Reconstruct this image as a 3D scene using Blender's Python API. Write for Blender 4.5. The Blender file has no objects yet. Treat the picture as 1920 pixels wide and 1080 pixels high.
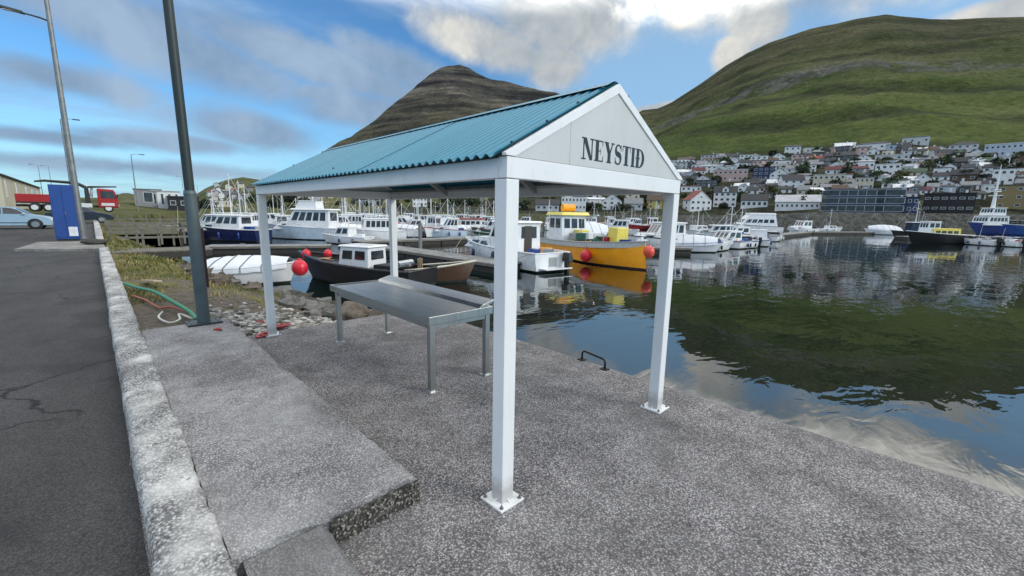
import bpy, bmesh, math, random
from mathutils import Vector, Matrix, noise as mnoise
RAD = math.radians
S = bpy.context.scene
COL = S.collection
rnd = random.Random(11)

# ------------------------------------------------------------------ camera
CAM = Vector((-1.8747, -2.0066, 2.0543))
YAW, PITCH, ROLL, FPX = 0.7679, 0.1726, 0.0177, 807.05
_f = Vector((math.sin(YAW)*math.cos(PITCH), math.cos(YAW)*math.cos(PITCH), -math.sin(PITCH)))
_r0 = Vector((math.cos(YAW), -math.sin(YAW), 0))
_u0 = _r0.cross(_f)
_r = _r0*math.cos(ROLL) + _u0*math.sin(ROLL)
_u = -_r0*math.sin(ROLL) + _u0*math.cos(ROLL)
cam_d = bpy.data.cameras.new('camera')
cam_d.sensor_width = 36.0
cam_d.lens = FPX*36.0/1920.0
cam_d.clip_start = 0.05
cam_d.clip_end = 12000
cam = bpy.data.objects.new('camera', cam_d)
COL.objects.link(cam)
mw = Matrix((( _r.x, _u.x, -_f.x, CAM.x), (_r.y, _u.y, -_f.y, CAM.y), (_r.z, _u.z, -_f.z, CAM.z), (0, 0, 0, 1)))
cam.matrix_world = mw
S.camera = cam

# ------------------------------------------------------------------ sky, sun, exposure
SUN_EL, SUN_AZ = RAD(27), math.atan2(0.45, -0.89)      # azimuth from +Y towards +X
wd = bpy.data.worlds.new('World')
S.world = wd
wd.use_nodes = True
nt = wd.node_tree
nt.nodes.clear()


def N(tree, kind, **kw):
    n = tree.nodes.new(kind)
    for k, v in kw.items():
        if k.startswith('i_'):
            n.inputs[k[2:].replace('_', ' ')].default_value = v
        else:
            setattr(n, k, v)
    return n


def mth(tree, op, a, b=None, c=None, clamp=False):
    n = tree.nodes.new('ShaderNodeMath')
    n.operation = op
    n.use_clamp = clamp
    for i, v in enumerate((a, b, c)):
        if v is None:
            continue
        if isinstance(v, (int, float)):
            n.inputs[i].default_value = v
        else:
            tree.links.new(v, n.inputs[i])
    return n.outputs[0]


def ramp(tree, fac, stops, interp='LINEAR'):
    n = tree.nodes.new('ShaderNodeValToRGB')
    n.color_ramp.interpolation = interp
    e = n.color_ramp.elements
    while len(e) < len(stops):
        e.new(0.5)
    for i, (p, c) in enumerate(stops):
        e[i].position = p
        e[i].color = (c, c, c, 1) if isinstance(c, (int, float)) else (*c, 1)
    tree.links.new(fac, n.inputs[0])
    return n.outputs[0]


def mix(tree, fac, a, b, mode='MIX'):
    n = tree.nodes.new('ShaderNodeMix')
    n.data_type = 'RGBA'
    n.blend_type = mode
    for sock, v in ((n.inputs[0], fac), (n.inputs[6], a), (n.inputs[7], b)):
        if isinstance(v, (int, float)):
            sock.default_value = v
        elif isinstance(v, tuple):
            sock.default_value = (*v[:3], 1)
        else:
            tree.links.new(v, sock)
    return n.outputs[2]


def ray(px, py):
    return (_r*((px-960)/FPX) + _u*((540-py)/FPX) + _f).normalized()


sky = N(nt, 'ShaderNodeTexSky', sky_type='NISHITA', sun_disc=False, sun_elevation=SUN_EL, sun_rotation=SUN_AZ,
        altitude=10, air_density=1.0, dust_density=0.6, ozone_density=2.0)
tc = N(nt, 'ShaderNodeTexCoord')
sep = N(nt, 'ShaderNodeSeparateXYZ')
nt.links.new(tc.outputs['Generated'], sep.inputs[0])
X, Y, Z = sep.outputs
den = mth(nt, 'ADD', mth(nt, 'MAXIMUM', Z, 0.0), 0.13)
comb = N(nt, 'ShaderNodeCombineXYZ')
nt.links.new(mth(nt, 'DIVIDE', X, den), comb.inputs[0])
nt.links.new(mth(nt, 'DIVIDE', Y, den), comb.inputs[1])


def wnoise(vec, scale, detail=6, rough=0.55, dist=0.0, off=(0, 0, 0), sc=(1, 1, 1)):
    mp = N(nt, 'ShaderNodeMapping')
    mp.inputs['Location'].default_value = off
    mp.inputs['Scale'].default_value = sc
    nt.links.new(vec, mp.inputs[0])
    n = N(nt, 'ShaderNodeTexNoise')
    n.inputs['Scale'].default_value = scale
    n.inputs['Detail'].default_value = detail
    n.inputs['Roughness'].default_value = rough
    n.inputs['Distortion'].default_value = dist
    nt.links.new(mp.outputs[0], n.inputs['Vector'])
    return n.outputs['Fac']


flat = comb.outputs[0]
gen = tc.outputs['Generated']
# thin stretched layer clouds over the whole sky
n1 = wnoise(flat, 0.62, 8, 0.6, 0.5, (3.1, 0.7, 0), (0.8, 1.25, 1))
n1b = wnoise(flat, 1.9, 6, 0.6, 0.4, (1.1, 4.7, 0), (0.7, 1.4, 1))
layer = ramp(nt, mth(nt, 'ADD', mth(nt, 'MULTIPLY', n1, 0.72), mth(nt, 'MULTIPLY', n1b, 0.28)), [(0.47, 0.0), (0.66, 0.75)], 'EASE')
# heaped clouds: soft-edged banks standing in given directions, their rims broken by noise
n2 = wnoise(gen, 5.0, 10, 0.58, 0.3, (0.3, 0.1, 0.2))
n3 = wnoise(gen, 15.0, 8, 0.6, 0.3, (4.3, 2.1, 0.7))


def bank(px, py, rx, ry, tilt=0.0, gain=1.0):
    """a cloud bank: an elongated soft mask around one direction of the sky"""
    d = ray(px, py)
    right = Vector((d.y, -d.x, 0)).normalized()
    up = right.cross(d)
    a = right*math.cos(tilt) + up*math.sin(tilt)
    b = -right*math.sin(tilt) + up*math.cos(tilt)

    def dotc(v, o):
        n = N(nt, 'ShaderNodeVectorMath', operation='DOT_PRODUCT')
        nt.links.new(gen, n.inputs[0])
        n.inputs[1].default_value = v
        return n.outputs['Value']
    f = mth(nt, 'GREATER_THAN', dotc(d, 0), 0.2)
    ua = mth(nt, 'MULTIPLY', dotc(a, 0), 1.0/rx)
    ub = mth(nt, 'MULTIPLY', dotc(b, 0), 1.0/ry)
    q = mth(nt, 'SQRT', mth(nt, 'ADD', mth(nt, 'MULTIPLY', ua, ua), mth(nt, 'MULTIPLY', ub, ub)))
    m = mth(nt, 'SUBTRACT', 1.0, q)
    m = mth(nt, 'MULTIPLY', mth(nt, 'MAXIMUM', m, -1.0), gain)
    return mth(nt, 'SUBTRACT', mth(nt, 'MULTIPLY', mth(nt, 'ADD', m, 1.0), f), 1.0)


def banks(lst):
    o = None
    for b in lst:
        k = bank(*b)
        o = k if o is None else mth(nt, 'MAXIMUM', o, k)
    return o


edge = mth(nt, 'ADD', mth(nt, 'MULTIPLY', mth(nt, 'SUBTRACT', n2, 0.5), 1.7), mth(nt, 'MULTIPLY', mth(nt, 'SUBTRACT', n3, 0.5), 0.8))
bright = banks([(1050, 25, .18, .11, -.1, 1.1), (930, 85, .20, .06, -.25, .9), (1040, 120, .09, .07, 0, 1), (1285, 5, .06, .05, 0, 1), (1425, 35, .065, .070, .6, 1),
                (1375, 100, .045, .04, .9, 1), (1235, 205, .10, .016, .1, 1), (1150, -230, .5, .12, .1, .9), (1750, -150, .45, .11, 0, 1.0), (1920, 10, .10, .022, 0, 1)])
bmask = ramp(nt, mth(nt, 'ADD', mth(nt, 'MULTIPLY', bright, 0.60), mth(nt, 'MULTIPLY', edge, 0.26)), [(-0.04, 0.0), (0.30, 1.0)], 'EASE')
grey = banks([(290, 70, .36, .070, -.22, 1), (600, 120, .40, .055, -.2, 1), (110, 145, .16, .035, -.1, .9), (470, 245, .17, .05, -.1, 1), (680, 205, .20, .05, 0, 1), (310, 265, .22, .025, 0, .9),
              (70, 255, .22, .02, 0, .9), (600, 175, .13, .03, .1, .8), (200, 310, .4, .022, 0, .8), (760, 130, .2, .05, -.3, 1)])
gmask = ramp(nt, mth(nt, 'ADD', mth(nt, 'MULTIPLY', grey, 0.55), mth(nt, 'MULTIPLY', edge, 0.34)), [(-0.0, 0.0), (0.34, 0.92)], 'EASE')
# pale band low over the horizon
low = ramp(nt, Z, [(0.0, 0.85), (0.10, 0.45), (0.24, 0.0)], 'EASE')
n4 = wnoise(gen, 7.0, 7, 0.6, 0.2, (1.7, 0.4, 0), (1, 1, 4.5))
lowm = mth(nt, 'MULTIPLY', low, ramp(nt, n4, [(0.34, 0.25), (0.64, 1.0)]))
SKYS = 0.11
tint = mix(nt, 1.0, sky.outputs[0], (0.58, 1.0, 1.30), 'MULTIPLY')
c = mix(nt, lowm, tint, (4.0, 6.0, 7.4))
veil = banks([(1270, 110, .42, .26, 0, 1), (2200, -150, .60, .26, 0, 1)])
c = mix(nt, ramp(nt, veil, [(0.0, 0.0), (0.7, 0.55)], 'EASE'), c, (3.7, 5.7, 7.7))
c = mix(nt, layer, c, ramp(nt, n1b, [(0.35, (1.8, 3.0, 4.7)), (0.68, (3.0, 4.4, 6.2))]))
c = mix(nt, gmask, c, ramp(nt, n2, [(0.35, (1.8, 2.7, 4.0)), (0.62, (3.1, 4.1, 5.4))]))
c = mix(nt, bmask, c, ramp(nt, mth(nt, 'ADD', mth(nt, 'MULTIPLY', n2, 0.6), mth(nt, 'MULTIPLY', n3, 0.4)), [(0.36, (3.0, 3.5, 4.0)), (0.50, (4.4, 4.7, 4.9)), (0.64, (7.0, 6.8, 6.2))]))
# high broken overcast overhead, made extra bright to lift ambient light and water reflections
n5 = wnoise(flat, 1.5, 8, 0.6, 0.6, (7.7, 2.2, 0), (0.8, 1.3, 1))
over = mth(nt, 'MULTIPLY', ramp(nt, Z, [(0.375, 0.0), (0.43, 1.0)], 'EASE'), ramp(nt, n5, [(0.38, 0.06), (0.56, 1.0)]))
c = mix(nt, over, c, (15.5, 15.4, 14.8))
lit = banks([(2000, -300, .60, .19, 0, 1.1), (1600, -215, .40, .115, .05, 1.0), (1200, -240, .40, .12, 0, 1.0)])  # extra-bright cloud banks added just above the view to whiten the water's reflection
boost_m = ramp(nt, mth(nt, 'ADD', mth(nt, 'MULTIPLY', lit, 0.60), mth(nt, 'MULTIPLY', edge, 0.30)), [(-0.04, 0.0), (0.16, 1.0)], 'EASE')
boost_m = mth(nt, 'MULTIPLY', boost_m, ramp(nt, mth(nt, 'ADD', Z, mth(nt, 'MULTIPLY', mth(nt, 'SUBTRACT', n2, 0.5), 0.06)), [(0.352, 0.0), (0.392, 1.0)], 'EASE'))
c = mix(nt, mth(nt, 'MULTIPLY', boost_m, ramp(nt, n3, [(0.34, 0.35), (0.56, 1.0)])), c, (15.0, 14.8, 13.8))
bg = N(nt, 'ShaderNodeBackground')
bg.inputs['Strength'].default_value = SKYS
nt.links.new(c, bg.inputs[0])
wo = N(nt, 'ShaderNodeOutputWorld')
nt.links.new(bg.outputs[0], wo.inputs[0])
wd.cycles.sampling_method = 'MANUAL'
wd.cycles.sample_map_resolution = 512

sun_d = bpy.data.lights.new('sun', 'SUN')
sun_d.energy = 1.4
sun_d.angle = RAD(18)
sun_d.color = (1.0, 0.93, 0.82)
sun = bpy.data.objects.new('sun', sun_d)
COL.objects.link(sun)
sdir = Vector((math.sin(SUN_AZ)*math.cos(SUN_EL), math.cos(SUN_AZ)*math.cos(SUN_EL), math.sin(SUN_EL)))
sun.rotation_euler = (-sdir).to_track_quat('-Z', 'Y').to_euler()
sun.location = (0, 0, 60)

S.view_settings.view_transform = 'Standard'
S.view_settings.look = 'None'
S.view_settings.exposure = 0.14
S.view_settings.gamma = 1.0
S.view_settings.use_curve_mapping = False
S.cycles.max_bounces = 8
S.cycles.use_denoising = True

# ------------------------------------------------------------------ pixel -> place helpers
WATER = -1.1


def at(px, py, z):
    d = ray(px, py)
    return CAM + d*((z-CAM.z)/d.z)


def at_y(px, py, yy):
    d = ray(px, py)
    return CAM + d*((yy-CAM.y)/d.y)


def at_d(px, py, dist):
    d = ray(px, py)
    return CAM + d*(dist/math.hypot(d.x, d.y))


def depth(p):
    return (Vector(p)-CAM).dot(_f)


def theta(px, py=400):
    d = ray(px, py)
    return math.atan2(d.x, d.y)


def lerp_table(tab):
    tab = sorted(tab)

    def g(t):
        if t <= tab[0][0]:
            return tab[0][1]
        for (a, va), (b, vb) in zip(tab, tab[1:]):
            if t <= b:
                k = (t-a)/(b-a)
                return va + (vb-va)*k
        return tab[-1][1]
    return g


# ------------------------------------------------------------------ materials
MATS = {}


def nm(name):
    m = bpy.data.materials.new(name)
    m.use_nodes = True
    t = m.node_tree
    return m, t, t.nodes['Principled BSDF']


def tnoise(t, scale, detail=5, rough=0.6, coord='Object', dist=0.0, sc=(1, 1, 1)):
    tcn = N(t, 'ShaderNodeTexCoord')
    mp = N(t, 'ShaderNodeMapping')
    mp.inputs['Scale'].default_value = sc
    t.links.new(tcn.outputs[coord], mp.inputs[0])
    n = N(t, 'ShaderNodeTexNoise')
    n.inputs['Scale'].default_value = scale
    n.inputs['Detail'].default_value = detail
    n.inputs['Roughness'].default_value = rough
    n.inputs['Distortion'].default_value = dist
    t.links.new(mp.outputs[0], n.inputs['Vector'])
    return n.outputs['Fac']


def tvor(t, scale, feature='F1', out='Distance', coord='Object', sc=(1, 1, 1)):
    tcn = N(t, 'ShaderNodeTexCoord')
    mp = N(t, 'ShaderNodeMapping')
    mp.inputs['Scale'].default_value = sc
    t.links.new(tcn.outputs[coord], mp.inputs[0])
    n = N(t, 'ShaderNodeTexVoronoi')
    n.feature = feature
    n.inputs['Scale'].default_value = scale
    t.links.new(mp.outputs[0], n.inputs['Vector'])
    return n.outputs[out]


def bump(t, bs, h, strength=0.3, dist=0.01):
    b = N(t, 'ShaderNodeBump')
    b.inputs['Strength'].default_value = strength
    b.inputs['Distance'].default_value = dist
    t.links.new(h, b.inputs['Height'])
    t.links.new(b.outputs[0], bs.inputs['Normal'])


def paint(name, col, rough=0.5, metal=0.0, var=0.18, scale=3.0, dirt=0.0, dirtcol=(0.12, 0.10, 0.08), bmp=0.0):
    """painted / plain surface with slight unevenness and wear"""
    if name in MATS:
        return MATS[name]
    m, t, b = nm(name)
    n = tnoise(t, scale, 6, 0.62)
    lo = tuple(v*(1-var) for v in col)
    hi = tuple(min(1, v*(1+var)) for v in col)
    cc = ramp(t, n, [(0.3, lo), (0.7, hi)])
    if dirt:
        n2_ = tnoise(t, scale*2.7, 8, 0.7, sc=(1, 1, 0.35))
        cc = mix(t, mth(t, 'MULTIPLY', ramp(t, n2_, [(0.5, 0.0), (0.72, 1.0)]), dirt), cc, dirtcol)
    t.links.new(cc, b.inputs['Base Color'])
    t.links.new(ramp(t, n, [(0.3, max(0.02, rough-0.08)), (0.7, min(1, rough+0.08))]), b.inputs['Roughness'])
    b.inputs['Metallic'].default_value = metal
    if bmp:
        bump(t, b, tnoise(t, scale*8, 4, 0.6), bmp, 0.01)
    MATS[name] = m
    return m


def aggregate(name, cols, scale, patch=0.35, patch_col=(0.3, 0.28, 0.25), bscale=0.5, strength=0.6, rough=0.85, patch_scale=0.9, spots=None, mortar=.7):
    """washed concrete: coloured stones in mortar, with large worn patches"""
    m, t, b = nm(name)
    v = tvor(t, scale, out='Color')
    sepn = N(t, 'ShaderNodeSeparateColor')
    t.links.new(v, sepn.inputs[0])
    stops = [(i/(len(cols)), cc) for i, cc in enumerate(cols)]
    stone = ramp(t, sepn.outputs[0], stops, 'CONSTANT')
    dist = tvor(t, scale)
    mort = ramp(t, dist, [(0.30, 0.0), (0.62, 1.0)])
    fine = tnoise(t, scale*1.9, 4, 0.7)
    big = tnoise(t, patch_scale, 7, 0.65)
    base = mix(t, mth(t, 'MULTIPLY', mort, mortar), stone, (0.06, 0.058, 0.062))
    base = mix(t, 0.55, base, ramp(t, fine, [(0.30, 0.25), (0.5, 0.75), (0.72, 1.5)]), 'MULTIPLY')
    base = mix(t, mth(t, 'MULTIPLY', ramp(t, big, [(0.42, 0.0), (0.66, 1.0)]), patch), base, patch_col)
    base = mix(t, 0.75, base, ramp(t, tnoise(t, 2.3, 6, 0.6), [(0.3, 0.55), (0.7, 1.30)]), 'MULTIPLY')
    stain = mth(t, 'MULTIPLY', ramp(t, tnoise(t, 0.75, 5, 0.55, dist=1.2), [(0.52, 0.0), (0.64, 1.0)]), ramp(t, tnoise(t, 6.0, 6, 0.7), [(0.35, 0.2), (0.6, 1.0)]))
    base = mix(t, mth(t, 'MULTIPLY', stain, 0.42), base, (0.10, 0.095, 0.095))
    if spots:
        base = mix(t, ramp(t, tnoise(t, spots[0], 6, 0.75), [(spots[1], 0.0), (spots[1]+0.05, 1.0)]), base, spots[2])
    t.links.new(base, b.inputs['Base Color'])
    b.inputs['Roughness'].default_value = rough
    b.inputs['Specular IOR Level'].default_value = 0.25
    hh = mth(t, 'SUBTRACT', fine, mth(t, 'MULTIPLY', dist, 0.8))
    bump(t, b, hh, strength, bscale*0.02)
    return m


def emat(name, fn):
    m, t, b = nm(name)
    fn(t, b)
    MATS[name] = m
    return m


# ------------------------------------------------------------------ mesh builder
class MB:
    def __init__(s):
        s.v = []
        s.f = []
        s.m = []

    def add(s, verts, faces, mi=0, mats=None):
        o = len(s.v)
        s.v += [tuple(p) for p in verts]
        for i, fc in enumerate(faces):
            s.f.append(tuple(k+o for k in fc))
            s.m.append(mats[i] if mats else mi)
        return s

    def box(s, c, size, rz=0.0, mi=0, top=None, rot=None):
        """box at centre c; top=(sx, sy, dx, dy) scales / shifts the upper face"""
        hx, hy, hz = size[0]/2, size[1]/2, size[2]/2
        tx, ty, dx, dy = top or (1, 1, 0, 0)
        P = [(-hx, -hy, -hz), (hx, -hy, -hz), (hx, hy, -hz), (-hx, hy, -hz),
             (-hx*tx+dx, -hy*ty+dy, hz), (hx*tx+dx, -hy*ty+dy, hz), (hx*tx+dx, hy*ty+dy, hz), (-hx*tx+dx, hy*ty+dy, hz)]
        mt = rot if rot is not None else Matrix.Rotation(rz, 3, 'Z')
        P = [mt @ Vector(p) + Vector(c) for p in P]
        return s.add(P, [(3, 2, 1, 0), (4, 5, 6, 7), (0, 1, 5, 4), (1, 2, 6, 5), (2, 3, 7, 6), (3, 0, 4, 7)], mi)

    def tube(s, pts, r, n=8, mi=0, cap=True):
        """tube along a polyline, r a number or a list"""
        pts = [Vector(p) for p in pts]
        rr = r if isinstance(r, (list, tuple)) else [r]*len(pts)
        base = len(s.v)
        ref = Vector((0, 0, 1))
        for i, p in enumerate(pts):
            a = pts[max(0, i-1)]
            b = pts[min(len(pts)-1, i+1)]
            d = (b-a).normalized()
            rf = ref if abs(d.z) < 0.95 else Vector((1, 0, 0))
            e1 = d.cross(rf).normalized()
            e2 = e1.cross(d)
            for k in range(n):
                an = 2*math.pi*k/n
                s.v.append(tuple(p + e1*(math.cos(an)*rr[i]) + e2*(math.sin(an)*rr[i])))
        for i in range(len(pts)-1):
            for k in range(n):
                a = base+i*n+k
                b = base+i*n+(k+1) % n
                s.f.append((a, b, b+n, a+n))
                s.m.append(mi)
        if cap:
            s.f.append(tuple(base+k for k in range(n))[::-1])
            s.m.append(mi)
            e = base+(len(pts)-1)*n
            s.f.append(tuple(e+k for k in range(n)))
            s.m.append(mi)
        return s

    def ball(s, c, r, nu=12, nv=8, mi=0, sc=(1, 1, 1), jit=0.0, seed=0, squash=None):
        base = len(s.v)
        q = random.Random(seed)
        off = Vector((q.random()*50, q.random()*50, q.random()*50))
        for j in range(nv+1):
            ph = math.pi*j/nv
            for i in range(nu):
                th = 2*math.pi*i/nu
                d = Vector((math.sin(ph)*math.cos(th), math.sin(ph)*math.sin(th), math.cos(ph)))
                k = r*(1+jit*mnoise.noise(d*1.6+off)*2)
                s.v.append((c[0]+d.x*k*sc[0], c[1]+d.y*k*sc[1], c[2]+d.z*k*sc[2]))
        for j in range(nv):
            for i in range(nu):
                a = base+j*nu+i
                b = base+j*nu+(i+1) % nu
                s.f.append((a, a+nu, b+nu, b))
                s.m.append(mi)
        return s

    def prism(s, poly, z0, z1, fr=None, mi=0):
        """polygon (x, y) extruded from z0 to z1; fr maps (x, y, z) to a point"""
        fr = fr or (lambda x, y, z: (x, y, z))
        n = len(poly)
        P = [fr(x, y, z0) for x, y in poly] + [fr(x, y, z1) for x, y in poly]
        F = [tuple(range(n))[::-1], tuple(range(n, 2*n))] + [(i, (i+1) % n, n+(i+1) % n, n+i) for i in range(n)]
        return s.add(P, F, mi)

    def grid(s, rows, mi=0, closed=False):
        """rows of equally many points"""
        base = len(s.v)
        n = len(rows[0])
        for rw in rows:
            s.v += [tuple(p) for p in rw]
        for i in range(len(rows)-1):
            for k in range(n if closed else n-1):
                a = base+i*n+k
                b = base+i*n+(k+1) % n
                s.f.append((a, b, b+n, a+n))
                s.m.append(mi)
        return s

    def mesh(s, name, mats, smooth=False):
        me = bpy.data.meshes.new(name)
        me.from_pydata(s.v, [], s.f)
        for m in (mats if isinstance(mats, (list, tuple)) else [mats]):
            me.materials.append(m)
        if any(s.m):
            me.polygons.foreach_set('material_index', s.m)
        bm = bmesh.new()
        bm.from_mesh(me)
        bmesh.ops.recalc_face_normals(bm, faces=bm.faces)
        bm.to_mesh(me)
        bm.free()
        if smooth:
            me.shade_smooth() if smooth is True else me.shade_smooth()
            if smooth != True:
                me.set_sharp_from_angle(angle=RAD(smooth))
        me.update()
        return me


def link(o, parent=None, loc=None, rz=None):
    COL.objects.link(o)
    if parent:
        o.parent = parent
    if loc is not None:
        o.location = loc
    if rz is not None:
        o.rotation_euler = (0, 0, rz)
    return o


def obj(name, mb, mats, parent=None, loc=None, rz=None, smooth=False, bevel=0.0, label=None):
    me = mb.mesh(name, mats, smooth) if isinstance(mb, MB) else mb
    o = bpy.data.objects.new(name, me)
    link(o, parent, loc, rz)
    if bevel:
        bv = o.modifiers.new('bevel', 'BEVEL')
        bv.width = bevel
        bv.segments = 2
        bv.limit_method = 'ANGLE'
    if label:
        o['label'] = label
    return o


def tag(o, label, cat, group=None):
    o['label'] = label
    o['category'] = cat
    if group:
        o['group'] = group
    return o


def thing(name, label, cat, loc=(0, 0, 0), rz=0.0, group=None):
    o = bpy.data.objects.new(name, None)
    o.empty_display_size = 0.3
    link(o, None, loc, rz)
    return tag(o, label, cat, group)


def struct(o, kind='structure'):
    o['kind'] = kind
    return o


def copy_tree(o, parent=None):
    kids = list(o.children)
    c_ = o.copy()
    COL.objects.link(c_)
    if parent:
        c_.parent = parent
    for k in kids:
        copy_tree(k, c_)
    return c_


def fbm(x, y, z=0.0, oct_=4):
    return mnoise.fractal(Vector((x, y, z)), 1.0, 2.0, oct_)

# ================================================================== SETTING
AGG = [(0.42, 0.39, 0.38), (0.19, 0.17, 0.18), (0.32, 0.29, 0.30), (0.50, 0.46, 0.44), (0.10, 0.095, 0.10), (0.28, 0.24, 0.23), (0.38, 0.36, 0.36), (0.16, 0.15, 0.155), (0.34, 0.31, 0.33)]
AGG = [(.05+1.42*(.55*c_[0]+.45*c_[1]), .05+1.42*c_[1], .053+1.42*(.5*c_[1]+.5*c_[2])) for c_ in AGG]
m_quay = aggregate('washed quay concrete', AGG, 82, 0.22, (0.36, 0.35, 0.345), 0.6, 0.8, mortar=.72)
m_ledge = aggregate('weathered ledge concrete', [(a*.62+.17, b_*.62+.17, c_*.62+.178) for a, b_, c_ in AGG], 74, 0.55, (0.46, 0.46, 0.455), 0.6, 0.6, patch_scale=1.3, mortar=.72)
m_kerb = aggregate('lichen grown kerb concrete', [(0.66, 0.66, 0.65), (0.50, 0.50, 0.50), (0.80, 0.80, 0.78), (0.36, 0.36, 0.36), (0.72, 0.72, 0.71)], 55, 0.75, (0.80, 0.80, 0.78), 0.8, 0.8, patch_scale=2.6,
                   spots=(7.0, 0.60, (0.20, 0.20, 0.20)))


def road_mat(t, b):
    v = tvor(t, 120, out='Color')
    sp = N(t, 'ShaderNodeSeparateColor')
    t.links.new(v, sp.inputs[0])
    a = ramp(t, sp.outputs[0], [(0.0, (0.026, 0.026, 0.028)), (0.6, (0.048, 0.047, 0.047)), (1.0, (0.085, 0.082, 0.080))])
    a = mix(t, 0.75, a, ramp(t, tnoise(t, 0.8, 8, 0.65, sc=(1, 0.45, 1)), [(0.3, 0.55), (0.7, 1.45)]), 'MULTIPLY')
    a = mix(t, ramp(t, tnoise(t, 5.0, 8, 0.75), [(0.68, 0.0), (0.74, 0.6)]), a, (0.16, 0.155, 0.15))
    tcn = N(t, 'ShaderNodeTexCoord')
    wv = N(t, 'ShaderNodeVectorMath', operation='ADD')
    nn = N(t, 'ShaderNodeTexNoise')
    nn.inputs['Scale'].default_value = 1.3
    nn.inputs['Detail'].default_value = 6
    t.links.new(tcn.outputs['Object'], nn.inputs['Vector'])
    t.links.new(tcn.outputs['Object'], wv.inputs[0])
    t.links.new(nn.outputs['Color'], wv.inputs[1])
    vc = N(t, 'ShaderNodeTexVoronoi', feature='DISTANCE_TO_EDGE')
    vc.inputs['Scale'].default_value = 0.42
    t.links.new(wv.outputs[0], vc.inputs['Vector'])
    crack = mth(t, 'MULTIPLY', ramp(t, vc.outputs['Distance'], [(0.0, 1.0), (0.007, 1.0), (0.012, 0.0)]), ramp(t, tnoise(t, 0.5, 3, .5), [(0.45, 0.0), (0.55, 1.0)]))
    a = mix(t, crack, a, (0.012, 0.012, 0.012))
    a = mix(t, mth(t, 'MULTIPLY', ramp(t, tnoise(t, 0.45, 4, .5, dist=1.5), [(0.56, 0.0), (0.60, 1.0)]), .45), a, (0.022, 0.022, 0.023))
    t.links.new(a, b.inputs['Base Color'])
    b.inputs['Roughness'].default_value = 0.85
    b.inputs['Specular IOR Level'].default_value = 0.3
    bump(t, b, tnoise(t, 90, 3, 0.6), 0.5, 0.008)


emat('asphalt', road_mat)


def sweep(prof, ys, disp):
    """profile [(x, z)] carried along the y stations, each point moved by disp"""
    mb = MB()
    rows = [[disp(i, x, y, z) for i, (x, z) in enumerate(prof)] for y in ys]
    mb.grid(rows)
    n = len(prof)
    e = len(mb.v)-n
    mb.f += [tuple(range(n)), tuple(range(e, e+n))[::-1]]
    mb.m += [0, 0]
    return mb


def frange(a, b, st):
    n = max(1, int(round((b-a)/st)))
    return [a+(b-a)*i/n for i in range(n+1)]


# quay slab with a slightly broken outer edge
pr = [(-1.9, -2.4), (-1.9, 0.0), (-0.4, 0.0), (1.0, 0.0), (2.4, 0.0), (2.93, 0.0), (2.985, -0.012), (3.0, -0.06), (3.0, -2.4)]


def dq(i, x, y, z):
    k = fbm(x*3, y*1.7, 3.0)
    if i in (5, 6, 7):
        x += 0.014*k + 0.006*fbm(x, y*9, 1)
    if i == 7:
        z -= 0.012*abs(k)
    if i in (2, 3, 4):
        z += 0.004*k
    return (x, y, z)


struct(obj('quay', sweep(pr, frange(-9, 5.85, 0.07), dq), m_quay))
# raised ledge between kerb and quay slab
lx = [-1.50 + (1.09)*i/26 for i in range(27)]
pr = [(-1.53, -0.02), (-1.536, 0.200)] + [(x, 0.207) for x in lx[1:-2]] + [(-0.425, 0.197), (-0.40, 0.165), (-0.395, 0.10), (-0.39, -0.02)]


def dl2(i, x, y, z):
    n = len(pr)
    a = fbm(x*2+5, y*2.1, 1.0)
    c_ = fbm(x*3, y*11, 4.0)
    if i >= n-5:
        k = 1.0 if i < n-1 else 0.0
        x += (0.020*a + 0.010*c_ - 0.03*max(0, fbm(2, y*1.1, 8)))*k
        z += 0.008*c_*k
    if i == 1:
        x += 0.010*fbm(1, y*1.3, 9)+0.007*fbm(4, y*9, 2)
        z -= 0.014*max(0, fbm(2, y*.9, 5)+.15)
    if 2 <= i < n-4:
        z += 0.004*a
    if y <= 0.4551:
        y += 0.014*fbm(x*7, z*14, 3) + (0.012 if z > 0.19 else 0)
        z -= 0.010 if z > 0.19 else 0
    return (x, y, z)


struct(obj('ledge', sweep(pr, [0.455, 0.475]+frange(0.5, 6.42, 0.045), dl2), m_ledge))
# front face of the ledge: exposed pebbles in dark mortar
m_face = aggregate('exposed pebble concrete', [(0.34, 0.32, 0.28), (0.22, 0.20, 0.18), (0.42, 0.40, 0.36), (0.16, 0.15, 0.13), (0.10, 0.09, 0.08)], 48, 0.2, (0.2, 0.19, 0.17), 1.6, 1.0)
mb = MB()
rows = []
for x in frange(-1.02, -0.40, 0.02):
    rows.append([(x, 0.455 - 0.010 - 0.020*abs(fbm(x*13, z_*15, 2.0)) - 0.05*max(0, 0.12-z_), z_) for z_ in frange(-0.01, 0.178, 0.018)])
mb.grid(rows)
struct(obj('ledge_face', mb, m_face))
pebbles = MB()
for k in range(170):
    x, z_ = rnd.uniform(-1.0, -0.405), rnd.uniform(0.0, 0.17)
    r_ = rnd.uniform(0.004, 0.009)
    pebbles.ball((x, 0.437-rnd.uniform(0, .012)-0.05*max(0, 0.12-z_), z_), r_, 6, 4, sc=(1.2, .8, 1), jit=.3, seed=k)
struct(obj('ledge_pebbles', pebbles, paint('pebble grey', (0.24, 0.23, 0.20), 0.8, var=.4, scale=30)), 'stuff')

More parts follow.
